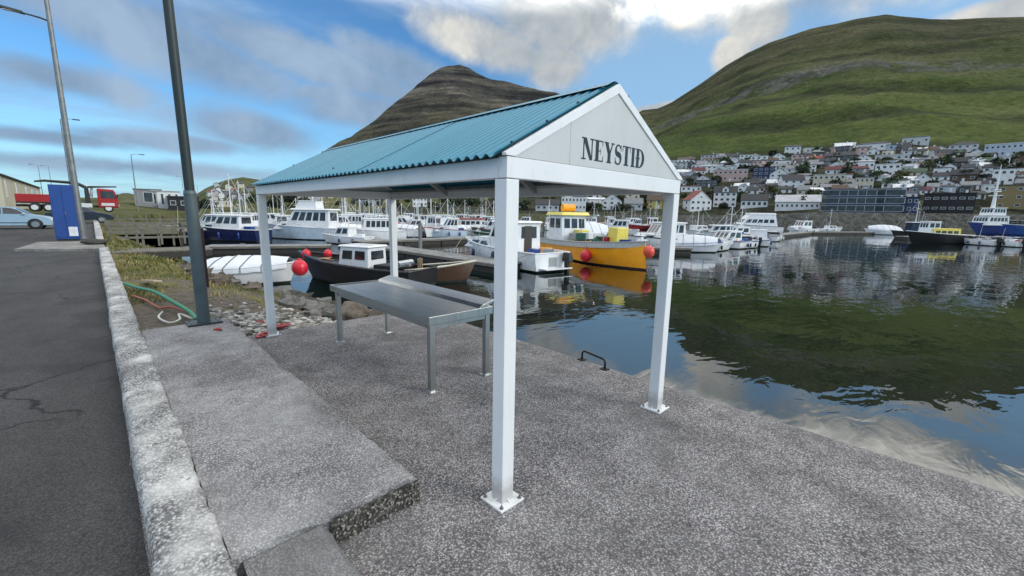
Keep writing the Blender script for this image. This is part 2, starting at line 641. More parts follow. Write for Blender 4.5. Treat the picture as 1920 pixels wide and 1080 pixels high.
# small concrete ramp filled up against the ledge
mb = MB()
rows = []
for y in frange(-0.95, 0.452, 0.05):
    k = (y+0.95)/1.40
    zt = 0.012+0.155*max(0, k)**1.6
    rows.append([(-1.49, y, -0.02), (-1.49, y, zt+0.004*fbm(3, y*4, 1)), (-1.25, y, zt+0.004*fbm(5, y*4, 1)), (-1.07+0.02*fbm(1, y*4, 2), y, zt), (-1.03+0.03*fbm(2, y*5, 2), y, zt-0.03-0.02*k), (-1.0-0.02*(1-k), y, -0.02)])
mb.grid(rows)
struct(obj('ramp', mb, aggregate('smooth ramp mortar', [(0.25, 0.25, 0.255), (0.20, 0.20, 0.205), (0.30, 0.30, 0.30)], 90, 0.5, (0.30, 0.30, 0.30), 0.3, 0.4)))

# kerb wall along the road
pr = [(-1.850, -0.3), (-1.855, 0.05), (-1.852, 0.17), (-1.832, 0.208), (-1.78, 0.222), (-1.70, 0.225), (-1.64, 0.226), (-1.585, 0.224), (-1.548, 0.220), (-1.532, 0.190), (-1.532, -0.3)]


def dk(i, x, y, z):
    a = fbm(x*1.5, y*1.2, 2.0)
    c_ = fbm(x*8, y*7, 6.0, 5)
    d_ = fbm(x*22, y*20, 1.0, 3)
    if 0 < i < len(pr)-1:
        x += 0.020*a*(1 if i < 5 else 0.8) + 0.012*c_*(i in (1, 2, 3, 8, 9)) + 0.006*d_*(i in (1, 2, 3))
        z += 0.012*c_ + 0.006*d_ + 0.008*a
        # construction cracks across the kerb
        for yc in (2.15, 4.45, 8.6, 13.0, 17.5):
            q = abs(y - yc - 0.05*fbm(x*5, yc, 1))
            if q < 0.03:
                z -= 0.03*(1-q/0.03)
    return (x, y, z)


struct(obj('kerb', sweep(pr, frange(-4, 8, 0.022)+frange(8.1, 24.6, 0.1), dk), m_kerb, smooth=60))
def road_rise(y):
    k = min(1, max(0, (y-31)/8))
    return .42*k*k*(3-2*k)


pr2 = [(-1.9, -0.3), (-1.9, 0.19), (-1.86, 0.22), (-1.62, 0.22), (-1.58, 0.19), (-1.58, -0.3)]
struct(obj('kerb', sweep(pr2, frange(31.0, 58, 0.4), lambda i, x, y, z: (x+.02*fbm(x, y, 2), y, z+road_rise(y)+(0.02*fbm(x*3, y, 5) if z > 0 else 0))), m_kerb))

mb = MB()
xs = [-45, -25, -12, -8] + frange(-6, -1.86, 0.3)
ys = [-20, -8] + frange(-4, 20, 0.4) + [25, 30, 31, 33, 35, 37, 39, 42, 52, 62]
mb.grid([[(x, y, 0.02+0.012*fbm(x*.5, y*.5, 4) + road_rise(y) - 0.015*max(0, 1-(abs(x+1.86))/.25)) for x in xs] for y in ys])
struct(obj('road', mb, MATS['asphalt']))
# concrete pad by the blue cabinet
pad = MB()
pad.prism([(-4.5, 26.4), (-1.62, 25.0), (-1.62, 31.4), (-4.1, 31.4)], -0.1, 0.13)
struct(obj('concrete_pad', pad, aggregate('pad concrete', [(0.38, 0.38, 0.35), (0.30, 0.30, 0.28), (0.44, 0.43, 0.40)], 40, 0.5, (0.36, 0.36, 0.33), 0.4, 0.4)))

# water


def water_mat(t, b):
    b.inputs['Base Color'].default_value = (0.001, 0.006, 0.004, 1)
    b.inputs['Roughness'].default_value = 0.015
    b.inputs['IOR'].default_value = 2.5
    a = tnoise(t, 0.34, 3, 0.45, dist=0.6, sc=(1.0, 1.7, 1))
    w = tnoise(t, 1.15, 3, 0.5, dist=0.8, sc=(0.75, 1.5, 1))
    f = tnoise(t, 3.6, 2, 0.5, dist=0.3, sc=(0.8, 1.3, 1))
    calm = ramp(t, tnoise(t, 0.09, 3, 0.5), [(0.38, 0.25), (0.66, 1.0)])
    h = mth(t, 'ADD', mth(t, 'MULTIPLY', a, 0.022), mth(t, 'MULTIPLY', mth(t, 'MULTIPLY', w, 0.012), calm))
    h = mth(t, 'ADD', h, mth(t, 'MULTIPLY', mth(t, 'MULTIPLY', f, 0.0014), calm))
    bump(t, b, h, 1.0, 1.0)


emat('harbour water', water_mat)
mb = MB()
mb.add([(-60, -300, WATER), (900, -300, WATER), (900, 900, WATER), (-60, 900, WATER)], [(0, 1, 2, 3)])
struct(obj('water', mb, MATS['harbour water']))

# ---- bank of grass, soil and rubble between kerb and water
XS = lerp_table([(5.9, 3.5), (8, 3.5), (12, 3.25), (14.4, 2.5), (17.2, 1.8), (23.6, 2.1), (30, 1.6), (36, .6), (60, .6)])


def bank_z(x, y):
    xs_ = XS(y)
    t_ = (x+1.55)/(xs_+1.55)
    if t_ <= 1:
        z = 0.13 - 1.23*max(0, t_)**1.7
    else:
        z = WATER - 0.55*(x-xs_)
    z += 0.07*fbm(x*1.1, y*.8, 5)*(0.4 if t_ < .15 else 1) + 0.04*fbm(x*4, y*4, 2)
    if y < 8.5 and x < 1.0:
        z = min(z, 0.02+0.1*max(0, y-6.3)) if x > -0.4 else z
    return max(z, -2.6)


def bank_mat(t, b):
    ps = N(t, 'ShaderNodeNewGeometry')
    sp = N(t, 'ShaderNodeSeparateXYZ')
    t.links.new(ps.outputs['Position'], sp.inputs[0])
    nz = tnoise(t, 1.1, 7, 0.65)
    fz = tnoise(t, 11, 6, 0.7)
    soil = ramp(t, fz, [(0.3, (0.035, 0.028, 0.020)), (0.55, (0.10, 0.08, 0.06)), (0.75, (0.19, 0.165, 0.135))])
    grs = ramp(t, fz, [(0.3, (0.045, 0.05, 0.012)), (0.55, (0.13, 0.115, 0.03)), (0.75, (0.23, 0.19, 0.07))])
    g = ramp(t, mth(t, 'ADD', nz, mth(t, 'MULTIPLY', mth(t, 'SUBTRACT', sp.outputs[1], 11.0), 0.03)), [(0.50, 0.0), (0.60, 1.0)])
    hi = ramp(t, mth(t, 'ADD', sp.outputs[2], 0.95), [(0.0, 0.0), (0.45, 1.0)])
    c_ = mix(t, mth(t, 'MULTIPLY', g, hi), soil, grs)
    wet = ramp(t, mth(t, 'ADD', mth(t, 'ADD', sp.outputs[2], 0.95), mth(t, 'MULTIPLY', nz, 0.15)), [(0.0, 0.0), (0.22, 1.0)])
    c_ = mix(t, wet, (0.012, 0.014, 0.009), c_)
    t.links.new(c_, b.inputs['Base Color'])
    b.inputs['Roughness'].default_value = 0.9
    bump(t, b, fz, 0.8, 0.03)


emat('bank soil', bank_mat)
mb = MB()
mb.grid([[(x, y, bank_z(x, y)) for x in frange(-1.56, 6.5, 0.14)] for y in frange(5.86, 24, 0.14)+frange(24.5, 62, 0.7)])
struct(obj('bank', mb, MATS['bank soil'], smooth=True))

# grass tufts on the bank
gm = [paint('grass green', (0.075, 0.10, 0.020), 0.8, var=.35, scale=2), paint('grass olive', (0.17, 0.155, 0.045), 0.8, var=.3, scale=2), paint('grass dry', (0.33, 0.27, 0.12), 0.8, var=.3, scale=2)]
mb = MB()
for k in range(5200):
    y = rnd.uniform(9.2, 40) if rnd.random() < .75 else rnd.uniform(9.2, 16)
    x = -1.5 + (rnd.random()**1.25)*(XS(y)+1.5)*0.80
    dens = fbm(x*.9, y*.6, 7)
    if dens < -0.15 or (y < 12 and x > -.9 and rnd.random() < .7):
        continue
    z = bank_z(x, y)-0.02
    hue = min(2, max(0, int(1.35+1.5*fbm(x*1.2, y*.8, 12)+rnd.gauss(0, .5))))
    sc_ = (0.6 + 0.8*max(0, dens+.2))*(1.0 if y < 20 else 1.4)
    for j in range(3):
        an = rnd.uniform(0, 6.28)
        h_ = rnd.uniform(.06, .17)*sc_
        w_ = rnd.uniform(.006, .013)*(1 if y < 16 else 2.0)
        lx_, ly_ = math.cos(an)*h_*rnd.uniform(.2, .9), math.sin(an)*h_*rnd.uniform(.2, .9)
        ox, oy = rnd.gauss(0, .05), rnd.gauss(0, .05)
        px_, py_ = -math.sin(an)*w_, math.cos(an)*w_
        p = (x+ox, y+oy)
        mb.add([(p[0]-px_, p[1]-py_, z), (p[0]+px_, p[1]+py_, z), (p[0]+lx_*.5+px_*.7, p[1]+ly_*.5+py_*.7, z+h_*.65), (p[0]+lx_, p[1]+ly_, z+h_)], [(0, 1, 2), (0, 2, 3)], hue)
struct(obj('grass', mb, gm), 'stuff')

# gravel below the end of the slab
mb = MB()
gmat = [paint('gravel pale', (0.42, 0.41, 0.38), 0.85, var=.3, scale=9), paint('gravel grey', (0.22, 0.215, 0.20), 0.85, var=.3, scale=9), paint('gravel dark', (0.09, 0.085, 0.08), 0.85, var=.3, scale=9)]
for k in range(1700):
    x, y = rnd.uniform(-0.45, 2.9), 5.9+abs(rnd.gauss(0, 1.25))
    if y > 10 or (x < -.38 and y < 6.45):
        continue
    r_ = rnd.choice([.02, .03, .03, .04, .05, .065])
    mb.ball((x, y, bank_z(x, y)+r_*.3), r_, 6, 4, rnd.choice([0, 0, 1, 1, 1, 2]), (1.2, rnd.uniform(.8, 1.3), .7), .3, k)
struct(obj('gravel', mb, gmat), 'stuff')

# loose rocks, each its own thing
rock_m = [paint('rock brown', (0.11, 0.09, 0.068), 0.9, var=.45, scale=4, bmp=.6), paint('rock grey', (0.14, 0.135, 0.125), 0.9, var=.45, scale=4, bmp=.6), paint('rock dark', (0.055, 0.052, 0.045), 0.85, var=.4, scale=4, bmp=.6)]
rmesh = []
for k in range(7):
    q = MB()
    q.ball((0, 0, 0), 1.0, 11, 8, 0, (1.15, .9, .62), .42, k+3)
    rmesh.append([q.mesh('rock', m_, 35) for m_ in rock_m])
def rock(x, y, r_, k, mi, label='angular rock among the rubble on the bank beside the water', grp='rocks on the bank'):
    o = obj('rock', rmesh[k % 7][mi], None, None, (x, y, bank_z(x, y)+r_*.18), rnd.uniform(0, 6.28))
    o.scale = (r_, r_*rnd.uniform(.8, 1.1), r_*rnd.uniform(.8, 1.2))
    label = f"{['brown', 'grey', 'dark wet'][mi]} {'large' if r_ > .25 else ('fist sized' if r_ < .15 else 'middling')} rock in the rubble on the bank, {['nearest the slab', 'level with the covered boat', 'out by the pier'][0 if y < 12 else (1 if y < 17 else 2)]}"
    return tag(o, label, 'rock', grp)
for k in range(84):
    y = 8.2 + 14*rnd.random()**1.5
    xs_ = XS(y)
    x = xs_ - abs(rnd.gauss(0.35, .75))
    if x < -0.6:
        x = xs_-.3
    rock(x, y, rnd.uniform(.12, .40), k, rnd.choice([0, 0, 1, 1, 2]))
b1 = at(650, 590, -0.62)
o = obj('boulder', MB().ball((0, 0, 0), 1, 22, 14, 0, (1, .8, .72), .22, 5), paint('boulder brown', (0.12, 0.10, 0.08), .85, var=.45, scale=5, bmp=.7), None, (2.55, 8.3, -0.55), 0.4, smooth=True)
o.scale = (.52, .46, .50)
tag(o, 'large rounded brown boulder at the water behind the near left steel table leg', 'boulder')
o = obj('boulder', MB().ball((0, 0, 0), 1, 20, 12, 0, (1, .9, .65), .25, 9), MATS['boulder brown'], None, (3.05, 7.6, -0.72), 1.4, smooth=True)
o.scale = (.55, .5, .6)
tag(o, 'second brown boulder under the far edge of the steel table', 'boulder')

# ================================================================== SHELTER
WX, LY, HE, HR = 2.36, 5.74, 2.40, 3.035
white = paint('white powder coat', (0.80, 0.81, 0.82), 0.35, var=.03, scale=2, dirt=.30, dirtcol=(.52, .49, .43))
def post_mat(t, b):
    n = tnoise(t, 2, 6, .6)
    ps = N(t, 'ShaderNodeTexCoord')
    sp_ = N(t, 'ShaderNodeSeparateXYZ')
    t.links.new(ps.outputs['Object'], sp_.inputs[0])
    c_ = ramp(t, n, [(.3, (.77, .78, .79)), (.7, (.82, .83, .84))])
    streak = mth(t, 'MULTIPLY', ramp(t, tnoise(t, 7, 7, .7, sc=(1, 1, .18)), [(.54, 0.0), (.72, 1.0)]), .22)
    c_ = mix(t, streak, c_, (.46, .43, .37))
    splash = mth(t, 'MULTIPLY', ramp(t, mth(t, 'ADD', sp_.outputs[2], mth(t, 'MULTIPLY', tnoise(t, 9, 6, .7), -.22)), [(-.08, 1.0), (.10, 0.0)]), .6)
    c_ = mix(t, splash, c_, (.33, .31, .28))
    t.links.new(c_, b.inputs['Base Color'])
    b.inputs['Roughness'].default_value = .36


emat('white post paint', post_mat)
white_post = MATS['white post paint']
white_p = paint('white panel', (0.56, 0.575, 0.57), 0.45, var=.04, scale=1.3, dirt=.25, dirtcol=(.42, .42, .38))
steel = paint('galvanised bolt', (0.30, 0.30, 0.31), 0.4, 0.9)
black = paint('black letter film', (0.008, 0.008, 0.010), 0.35, var=.1)


def roof_mat(t, b):
    n = tnoise(t, 1.2, 6, .6, sc=(1, 2.5, 1))
    t.links.new(ramp(t, n, [(.3, (0.016, 0.185, 0.285)), (.7, (0.024, 0.225, 0.335))]), b.inputs['Base Color'])
    b.inputs['Roughness'].default_value = .38
    b.inputs['Specular IOR Level'].default_value = .5


emat('turquoise sheet', roof_mat)
sh = thing('shelter', 'open white steel shelter with gabled turquoise corrugated roof on the quay', 'shelter', (0, 0, 0))
PW = 0.112
for (cx, cy) in ((PW/2, PW/2), (WX-PW/2, PW/2), (PW/2, LY-PW/2), (WX-PW/2, LY-PW/2)):
    po = obj('post', MB().box((0, 0, (HE-.135)/2+0.006), (PW, PW, HE-.135-0.012)), white_post, sh, (cx, cy, 0), bevel=.006)
    bp = obj('base_plate', MB().box((0, 0, .0075), (.225, .225, .015)), white, po, bevel=.002)
    for k in range(4):     # small welded gussets
        gs = MB().prism([(PW/2-.002, 0), (PW/2+.035, 0), (PW/2-.002, .02)], -.004, .004, lambda x, y, z, k=k: (x*math.cos(k*math.pi/2)-z*math.sin(k*math.pi/2), x*math.sin(k*math.pi/2)+z*math.cos(k*math.pi/2), y+.0145))
        obj('gusset', gs, white, po)
    bolt = MB()
    bolt.tube([(0, 0, .015), (0, 0, .019)], .015, 10).tube([(0, 0, .019), (0, 0, .030)], .010, 6).tube([(0, 0, .03), (0, 0, .044)], .005, 6)
    bm_ = bolt.mesh('bolt', steel)
    for sx in (-1, 1):
        for sy in (-1, 1):
            obj('bolt', bm_, None, po, (sx*.088, sy*.088, 0))
# frame beams
BH = .13
for y0 in (0.0, LY-.08):
    obj('beam', MB().box((WX/2, y0+.04, HE-BH/2), (WX-.002, .08, BH)), white, sh, bevel=.004)
for x0 in (0.001, WX-.081):
    obj('beam', MB().box((x0+.04, LY/2, HE-BH/2-.003), (.08, LY-.164, BH-.006)), white, sh, bevel=.004)
# gables: two sheets, bordered by a flat trim
SL = math.atan2(HR-HE, WX/2)
ap = (WX/2, HR-.012)


def gable(yf, sgn):
    seam = .615 if sgn < 0 else 1.7
    zs = HE+.003 + (ap[1]-HE)*(seam/(WX/2) if seam < WX/2 else (WX-seam)/(WX/2))
    def fr(x, z, y):
        return (x, yf+sgn*y, z)
    a = MB().prism([(0.01, HE+.003), (seam-.0015, HE+.003), (seam-.0015, zs)] if seam < WX/2 else [(0.01, HE+.003), (seam-.0015, HE+.003), (seam-.0015, zs), ap], -.03, -.004, fr)
    b = MB().prism([(seam+.0015, HE+.003), (WX-.01, HE+.003), ap, (seam+.0015, zs)] if seam < WX/2 else [(seam+.0015, HE+.003), (WX-.01, HE+.003), (seam+.0015, zs)], -.03, -.004 if sgn < 0 else -.005, fr)
    pa = obj('gable_panel', a, white_p, sh)
    pb = obj('gable_panel', b, white_p, sh)
    tw = .062
    nx, nz = math.sin(SL), math.cos(SL)
    for s in (0, 1):
        q = [(-.012, HE+.0045), (-.012, HE+.022), (WX/2, HR+.020), (WX/2, HR+.020-tw/nz*1.0), (.03+tw*.6, HE+.0045)]
        if s:
            q = [(WX-x, z) for x, z in q]
        obj('gable_trim', MB().prism(q, -.034, .006+.001*s, fr), white, sh, bevel=.002)
    return pb


gp = gable(0.0, -1)
gable(LY, 1)
# corrugated roof sheets, three lapped sheets on each slope
CP, CA = .0955, .0115
def wave(y):
    k = (y/CP) % 1.0
    return CA*max(-1, min(1, 1.25*math.sin(2*math.pi*k)))
def sheet(y0, y1, s, lift):
    mb = MB()
    ex0, ez0, ex1, ez1 = -.070, HE+.024-.070*math.tan(SL)*.55, WX/2+.012, HR+.034
    ysn = frange(y0, y1, CP/10)
    for th in (0, -.003):
        rows = []
        for k in (0, .33, .66, 1):
            x, z = ex0+(ex1-ex0)*k, ez0+(ez1-ez0)*k
            rows.append([((WX-x) if s else x, y, z+wave(y)+th+lift) for y in ysn])
        mb.grid(rows)
    n = len(ysn)
    half = 4*n
    for k in range(n-1):
        mb.f.append((k, k+1, half+k+1, half+k))
        mb.m.append(0)
        o_ = 3*n
        mb.f.append((o_+k, o_+k+1, half+o_+k+1, half+o_+k))
        mb.m.append(0)
    return mb
for s in (0, 1):
    for k, (a, b) in enumerate(((.034, 1.98), (1.93, 3.87), (3.82, LY-.034))):
        obj('roof_sheet', sheet(a, b, s, .004*k), MATS['turquoise sheet'], sh, smooth=40)
rc = MB()
rows = []
for k in range(9):
    t_ = -1+k/4
    rows.append([(WX/2+t_*.11, y, HR+.056-abs(t_)*.11*math.tan(SL)-.012*(1-min(1, abs(t_)*3))) for y in frange(.03, LY-.03, .2)])
rc.grid(rows)
obj('ridge_cap', rc, MATS['turquoise sheet'], sh)
sc_m = MB().tube([(0, 0, 0), (0, 0, .006)], .012, 8).tube([(0, 0, .006), (0, 0, .014)], .007, 6).mesh('screw', paint('dark screw', (.02, .06, .08), .4, .3))
for s in (0, 1):
    for fy, ks in ((.075, (.10, .36, .62, .86)), (LY/2, (.12, .9)), (LY-.1, (.12, .5, .88))):
        for k in ks:
            x = -.06+(WX/2+.06)*k
            z = HE+.004+(HR+.034-HE)*k
            o = obj('screw', sc_m, None, sh, ((WX-x) if s else x, fy-fy % CP+CP*.25, z+CA+.004))
            o.rotation_euler = (0, (SL if s else -SL), 0)
# purlins and the inside rafters
grey_in = paint('grey timber', (0.30, 0.30, 0.29), .7, var=.2, scale=6)
for s in (0, 1):
    for k in (.08, .36, .66, .95):
        x, z = (WX/2)*k, HE-.042+(HR-HE)*k
        o = obj('purlin', MB().box((0, LY/2, 0), (.05, LY-.12, .06)), grey_in, sh, ((WX-x) if s else x+.02, 0, z))
        o.rotation_euler = (0, (SL if s else -SL), 0)
    for y in (1.9, 3.85):
        mid = ((WX/4) if not s else WX*.75, y, (HE+HR)/2-.10)
        o = obj('rafter', MB().box((0, 0, 0), (math.hypot(WX/2, HR-HE)*.94, .06, .07)), grey_in, sh, mid)
        o.rotation_euler = (0, (SL if s else -SL), 0)

# lettering NEYSTID with a barred D, a high-contrast serif face cut as thin film
def lq(*p):
    return [list(p)]
def bar(x0, y0, x1, y1):
    return [(x0, y0), (x1, y0), (x1, y1), (x0, y1)]
SF = .062
def serif(x0, x1, top):
    return bar(x0, 1-SF, x1, 1) if top else bar(x0, 0, x1, SF)
def curve_strip(pts):
    """pts: (x, y, halfwidth along normal)"""
    L_, R_ = [], []
    for i, (x, y, w) in enumerate(pts):
        a, b = pts[max(0, i-1)], pts[min(len(pts)-1, i+1)]
        dx, dy = b[0]-a[0], b[1]-a[1]
        l_ = math.hypot(dx, dy) or 1
        L_.append((x-dy/l_*w, y+dx/l_*w))
        R_.append((x+dy/l_*w, y-dx/l_*w))
    return [[R_[i], R_[i+1], L_[i+1], L_[i]] for i in range(len(pts)-1)]
G = {}
G['N'] = (.95, [bar(.12, 0, .20, 1), bar(.76, 0, .84, 1), [(.07, 1), (.36, 1), (.84, .0), (.64, 0)], serif(0, .33, False), serif(0, .25, True), serif(.64, .97, True)])
G['E'] = (.74, [bar(.09, 0, .34, 1), bar(0, 1-SF, .68, 1), bar(0, 0, .70, SF), bar(.30, .48, .50, .525), [(.68, 1), (.63, 1), (.645, .74), (.675, .74)], [(.71, 0), (.66, 0), (.69, .29), (.715, .29)], [(.49, .66), (.515, .66), (.515, .35), (.49, .35)]])
G['Y'] = (.86, [[(.05, 1), (.315, 1), (.56, .46), (.32, .42)], [(.69, 1), (.77, 1), (.55, .46), (.44, .46)], bar(.315, 0, .56, .50), serif(0, .37, True), serif(.60, .88, True), serif(.24, .64, False)])
sp = []
for i in range(33):
    u = i/32
    # spine of the S
    if u < .5:
        a = math.radians(20+u*2*235)
        x, y = .335+.225*math.cos(a), .735+.235*math.sin(a)
    else:
        a = math.radians(75-(u-.5)*2*235)
        x, y = .325+.245*math.cos(a), .265+.245*math.sin(a)
    w = .038+.095*math.exp(-((u-.5)/.17)**2)
    sp.append((x, y, w))
G['S'] = (.66, curve_strip(sp)+[[(.555, .68), (.585, .68), (.585, .985), (.555, .985)], [(.06, .33), (.095, .33), (.095, .015), (.06, .015)]])
G['T'] = (.78, [bar(.265, 0, .515, 1), bar(.02, 1-SF, .76, 1), [(.02, 1), (.065, 1), (.045, .70), (.015, .70)], [(.715, 1), (.76, 1), (.765, .70), (.735, .70)], serif(.17, .61, False)])
G['I'] = (.42, [bar(.085, 0, .33, 1), serif(0, .41, True), serif(0, .41, False)])
bw = []
for i in range(19):
    a = math.radians(90-i*10)
    o_ = (.36+.53*math.cos(a)*1.0, .5+.5*math.sin(a))
    n_ = (.36+.285*max(0, math.cos(a)), .5+.435*math.sin(a))
    bw.append((o_, n_))
G['D'] = (.93, [bar(.085, 0, .335, 1), bar(0, 1-SF, .38, 1), bar(0, 0, .38, SF), bar(-.03, .475, .46, .525)] + [[bw[i][0], bw[i+1][0], bw[i+1][1], bw[i][1]] for i in range(18)])
word = ['N', 'E', 'Y', 'S', 'T', 'I', 'D']
gap = .055
tw_ = sum(G[c_][0] for c_ in word)+gap*6
X0, X1, ZB, ZH = .747, 1.642, 2.454, .155
k_ = (X1-X0)/tw_
cx = X0
for c_ in word:
    mb = MB()
    for j, poly in enumerate(G[c_][1]):
        mb.prism([(p[0]*k_, p[1]*ZH) for p in poly], 0, .0012+.00002*j, lambda x, z, y: (x, -y, z))
    obj('letter', mb, black, gp, (cx, .0036, ZB))
    cx += (G[c_][0]+gap)*k_

# ================================================================== STEEL TABLE
def inox_mat(t, b):
    n = tnoise(t, 3, 4, .55, sc=(6, .6, 1))
    t.links.new(ramp(t, n, [(.3, (.40, .41, .405)), (.7, (.50, .51, .50))]), b.inputs['Base Color'])
    t.links.new(ramp(t, tnoise(t, 4, 4, .6, sc=(5, .8, 1)), [(.3, .30), (.7, .44)]), b.inputs['Roughness'])
    b.inputs['Metallic'].default_value = 1.0
emat('stainless steel', inox_mat)
inox = MATS['stainless steel']
tb = thing('steel_table', 'stainless steel fish cleaning table with raised back under the shelter', 'table', (1.15, 3.35, 0))
TX0, TX1, TY0, TY1, TZ = -.47, .47, -1.40, 1.40, .90
# dished top: rim, slope, flat pan
mb = MB()
rim = .035
a = [(TX0, TY0), (TX1, TY0), (TX1, TY1), (TX0, TY1)]
b_ = [(TX0+rim, TY0+rim), (TX1-.02, TY0+rim), (TX1-.02, TY1-rim), (TX0+rim, TY1-rim)]
c_ = [(TX0+rim+.03, TY0+rim+.03), (TX1-.03, TY0+rim+.03), (TX1-.03, TY1-rim-.03), (TX0+rim+.03, TY1-rim-.03)]
V = [(x, y, TZ-.095) for x, y in a]+[(x, y, TZ) for x, y in a]+[(x, y, TZ) for x, y in b_]+[(x, y, TZ-.018) for x, y in c_]
F = []
for r0 in (0, 4, 8):
    for k in range(4):
        F.append((r0+k, r0+(k+1) % 4, r0+4+(k+1) % 4, r0+4+k))
F.append((12, 13, 14, 15))
F.append((0, 3, 2, 1))
mb.add(V, F)
obj('tabletop', mb, inox, tb, bevel=.004)
# raised sloping back along the water side with a gutter
bk = MB()
P = [(TX1-.16, TZ-.016), (TX1-.10, TZ+.018), (TX1+.075, TZ+.062), (TX1+.095, TZ+.060), (TX1+.095, TZ+.046), (TX1+.02, TZ+.010), (TX1-.004, TZ-.012), (TX1-.06, TZ-.016)]
bk.prism(P, TY0+.075, TY1-.01, lambda x, z, y: (x, y, z))
obj('back_rail', bk, inox, tb, bevel=.003)
for (x, y) in ((TX0+.06, TY0+.06), (TX1-.06, TY0+.06), (TX0+.06, TY1-.16), (TX1-.06, TY1-.16)):
    lg = obj('leg', MB().box((0, 0, (TZ-.097)/2), (.066, .066, TZ-.097)), inox, tb, (x, y, 0), bevel=.003)
    obj('foot_plate', MB().box((0, 0, .004), (.12, .12, .008)), inox, lg, bevel=.002)
obj('apron', MB().box((0, TY0+.052, TZ-.125), (TX1-TX0-.19, .03, .055)), inox, tb)
obj('apron', MB().box((0, TY1-.152, TZ-.125), (TX1-TX0-.19, .03, .055)), inox, tb)
obj('apron', MB().box((TX0+.06, -.05, TZ-.125), (.03, TY1-TY0-.36, .055)), inox, tb)
obj('apron', MB().box((TX1-.06, -.05, TZ-.125), (.03, TY1-TY0-.36, .055)), inox, tb)

# grab rail of a ladder at the quay edge
iron = paint('rusty black iron', (.022, .02, .02), .6, .4, .4, 20, .3, (.10, .045, .02))
hr = thing('ladder_handle', 'black iron ladder grab handle standing on the quay edge', 'handle', (2.90, 1.30, 0))
pts = [(.06, .23, -.03), (.06, .23, .10), (.06, .215, .125), (.06, .19, .137), (-.02, -.17, .137), (-.02, -.195, .125), (-.02, -.21, .10), (-.02, -.21, -.03)]
obj('rail', MB().tube(pts, .014, 10), iron, hr, smooth=True)
for y, x in ((.23, .06), (-.21, -.02)):
    obj('flange', MB().box((x, y, .006), (.09, .10, .012)), iron, hr)
ld = MB()
for y in (.23, -.21):
    ld.box((.135, y, -.75), (.05, .02, 1.4))
obj('ladder_stile', ld, iron, hr)
for z in (-.2, -.48, -.76, -1.04):
    obj('rung', MB().tube([(.14, -.21, z), (.14, .23, z)], .013, 8), iron, hr)

# ================================================================== FAR LAND
def tb_px(rows):
    return lerp_table([(theta(px), v) for px, v in rows])


def crest_tab(rows, dist):
    """skyline points seen from the quay -> height above the sea at that distance"""
    out = []
    for px, py in rows:
        d = ray(px, py)
        out.append((math.atan2(d.x, d.y), CAM.z + dist*d.z/math.hypot(d.x, d.y)))
    return lerp_table(out)


SHORE = tb_px([(-400, 62), (200, 62), (250, 70), (300, 92), (345, 112), (400, 122), (560, 132), (700, 142), (900, 170), (1100, 198), (1300, 214), (1560, 214), (1900, 246), (2600, 262)])
QUAY = tb_px([(-400, .9), (300, .9), (420, .8), (700, 1.2), (1000, 1.8), (1250, 2.2), (1400, 2.8), (1540, 4.7), (1900, 4.9), (2600, 5)])
DT = 430.0
TOWN = crest_tab([(700, 372), (900, 362), (1000, 345), (1100, 325), (1200, 303), (1280, 291), (1450, 284), (1600, 269), (1700, 262), (1800, 270), (1920, 268), (2600, 300)], DT)
DC = 1180.0
CREST = crest_tab([(640, 392), (800, 380), (900, 360), (1000, 325), (1100, 272), (1160, 232), (1205, 206), (1232, 204), (1260, 192), (1320, 152), (1360, 124), (1400, 100), (1440, 82), (1480, 68), (1520, 55),
                   (1560, 46), (1610, 34), (1660, 27), (1685, 30), (1740, 36), (1790, 36), (1850, 33), (1920, 31), (2050, 35), (2300, 90), (2600, 170)], DC)
LOWD = 470.0
LOWC = crest_tab([(-400, 372), (120, 372), (200, 372), (235, 362), (280, 372), (320, 378), (360, 372), (385, 357), (420, 343), (455, 336), (500, 343), (600, 352), (760, 357), (900, 357), (1000, 362), (1150, 380), (1300, 395)], LOWD)


def sm(a, b, x):
    t_ = min(1, max(0, (x-a)/(b-a)))
    return t_*t_*(3-2*t_)


def pol(th, d):
    return CAM.x+math.sin(th)*d, CAM.y+math.cos(th)*d


def strata(x, y, z, k):
    """terraces of layered lava"""
    return k*(1.0-abs(2*((z/46.0 + 0.35*fbm(x*.003, y*.003, 3)) % 1.0)-1))


def hill_z(th, d):
    s0 = SHORE(th)
    q = QUAY(th)
    if d < s0:
        return -3.0
    if d < s0+5:
        return -3+(q+3)*(d-s0)/5
    zt, zc = TOWN(th), CREST(th)
    zt = max(q, min(zt, zc*.93))
    x, y = pol(th, d)
    if d < s0+26:
        return q
    if d < DT:
        k = (d-s0-26)/(DT-s0-26)
        return q+(zt-q)*(max(0.0, k)**1.12)+0.5*fbm(x*.05, y*.05)
    k = (d-DT)/(DC-DT)
    if k <= 1:
        z = zt+(zc-zt)*(k*(.80+.20*k))
        z += (9*fbm(x*.006, y*.006, 1)+3*fbm(x*.03, y*.03, 2)+strata(x, y, z, 5))*sm(0, .12, k)*sm(0, .25, 1.0-k)
        return z + 2.0*fbm(x*.012, y*.012, 5)*sm(.2, .6, k)
    return zc+2.0*fbm(x*.012, y*.012, 5)-(d-DC)*.25*sm(1, 1.5, k)


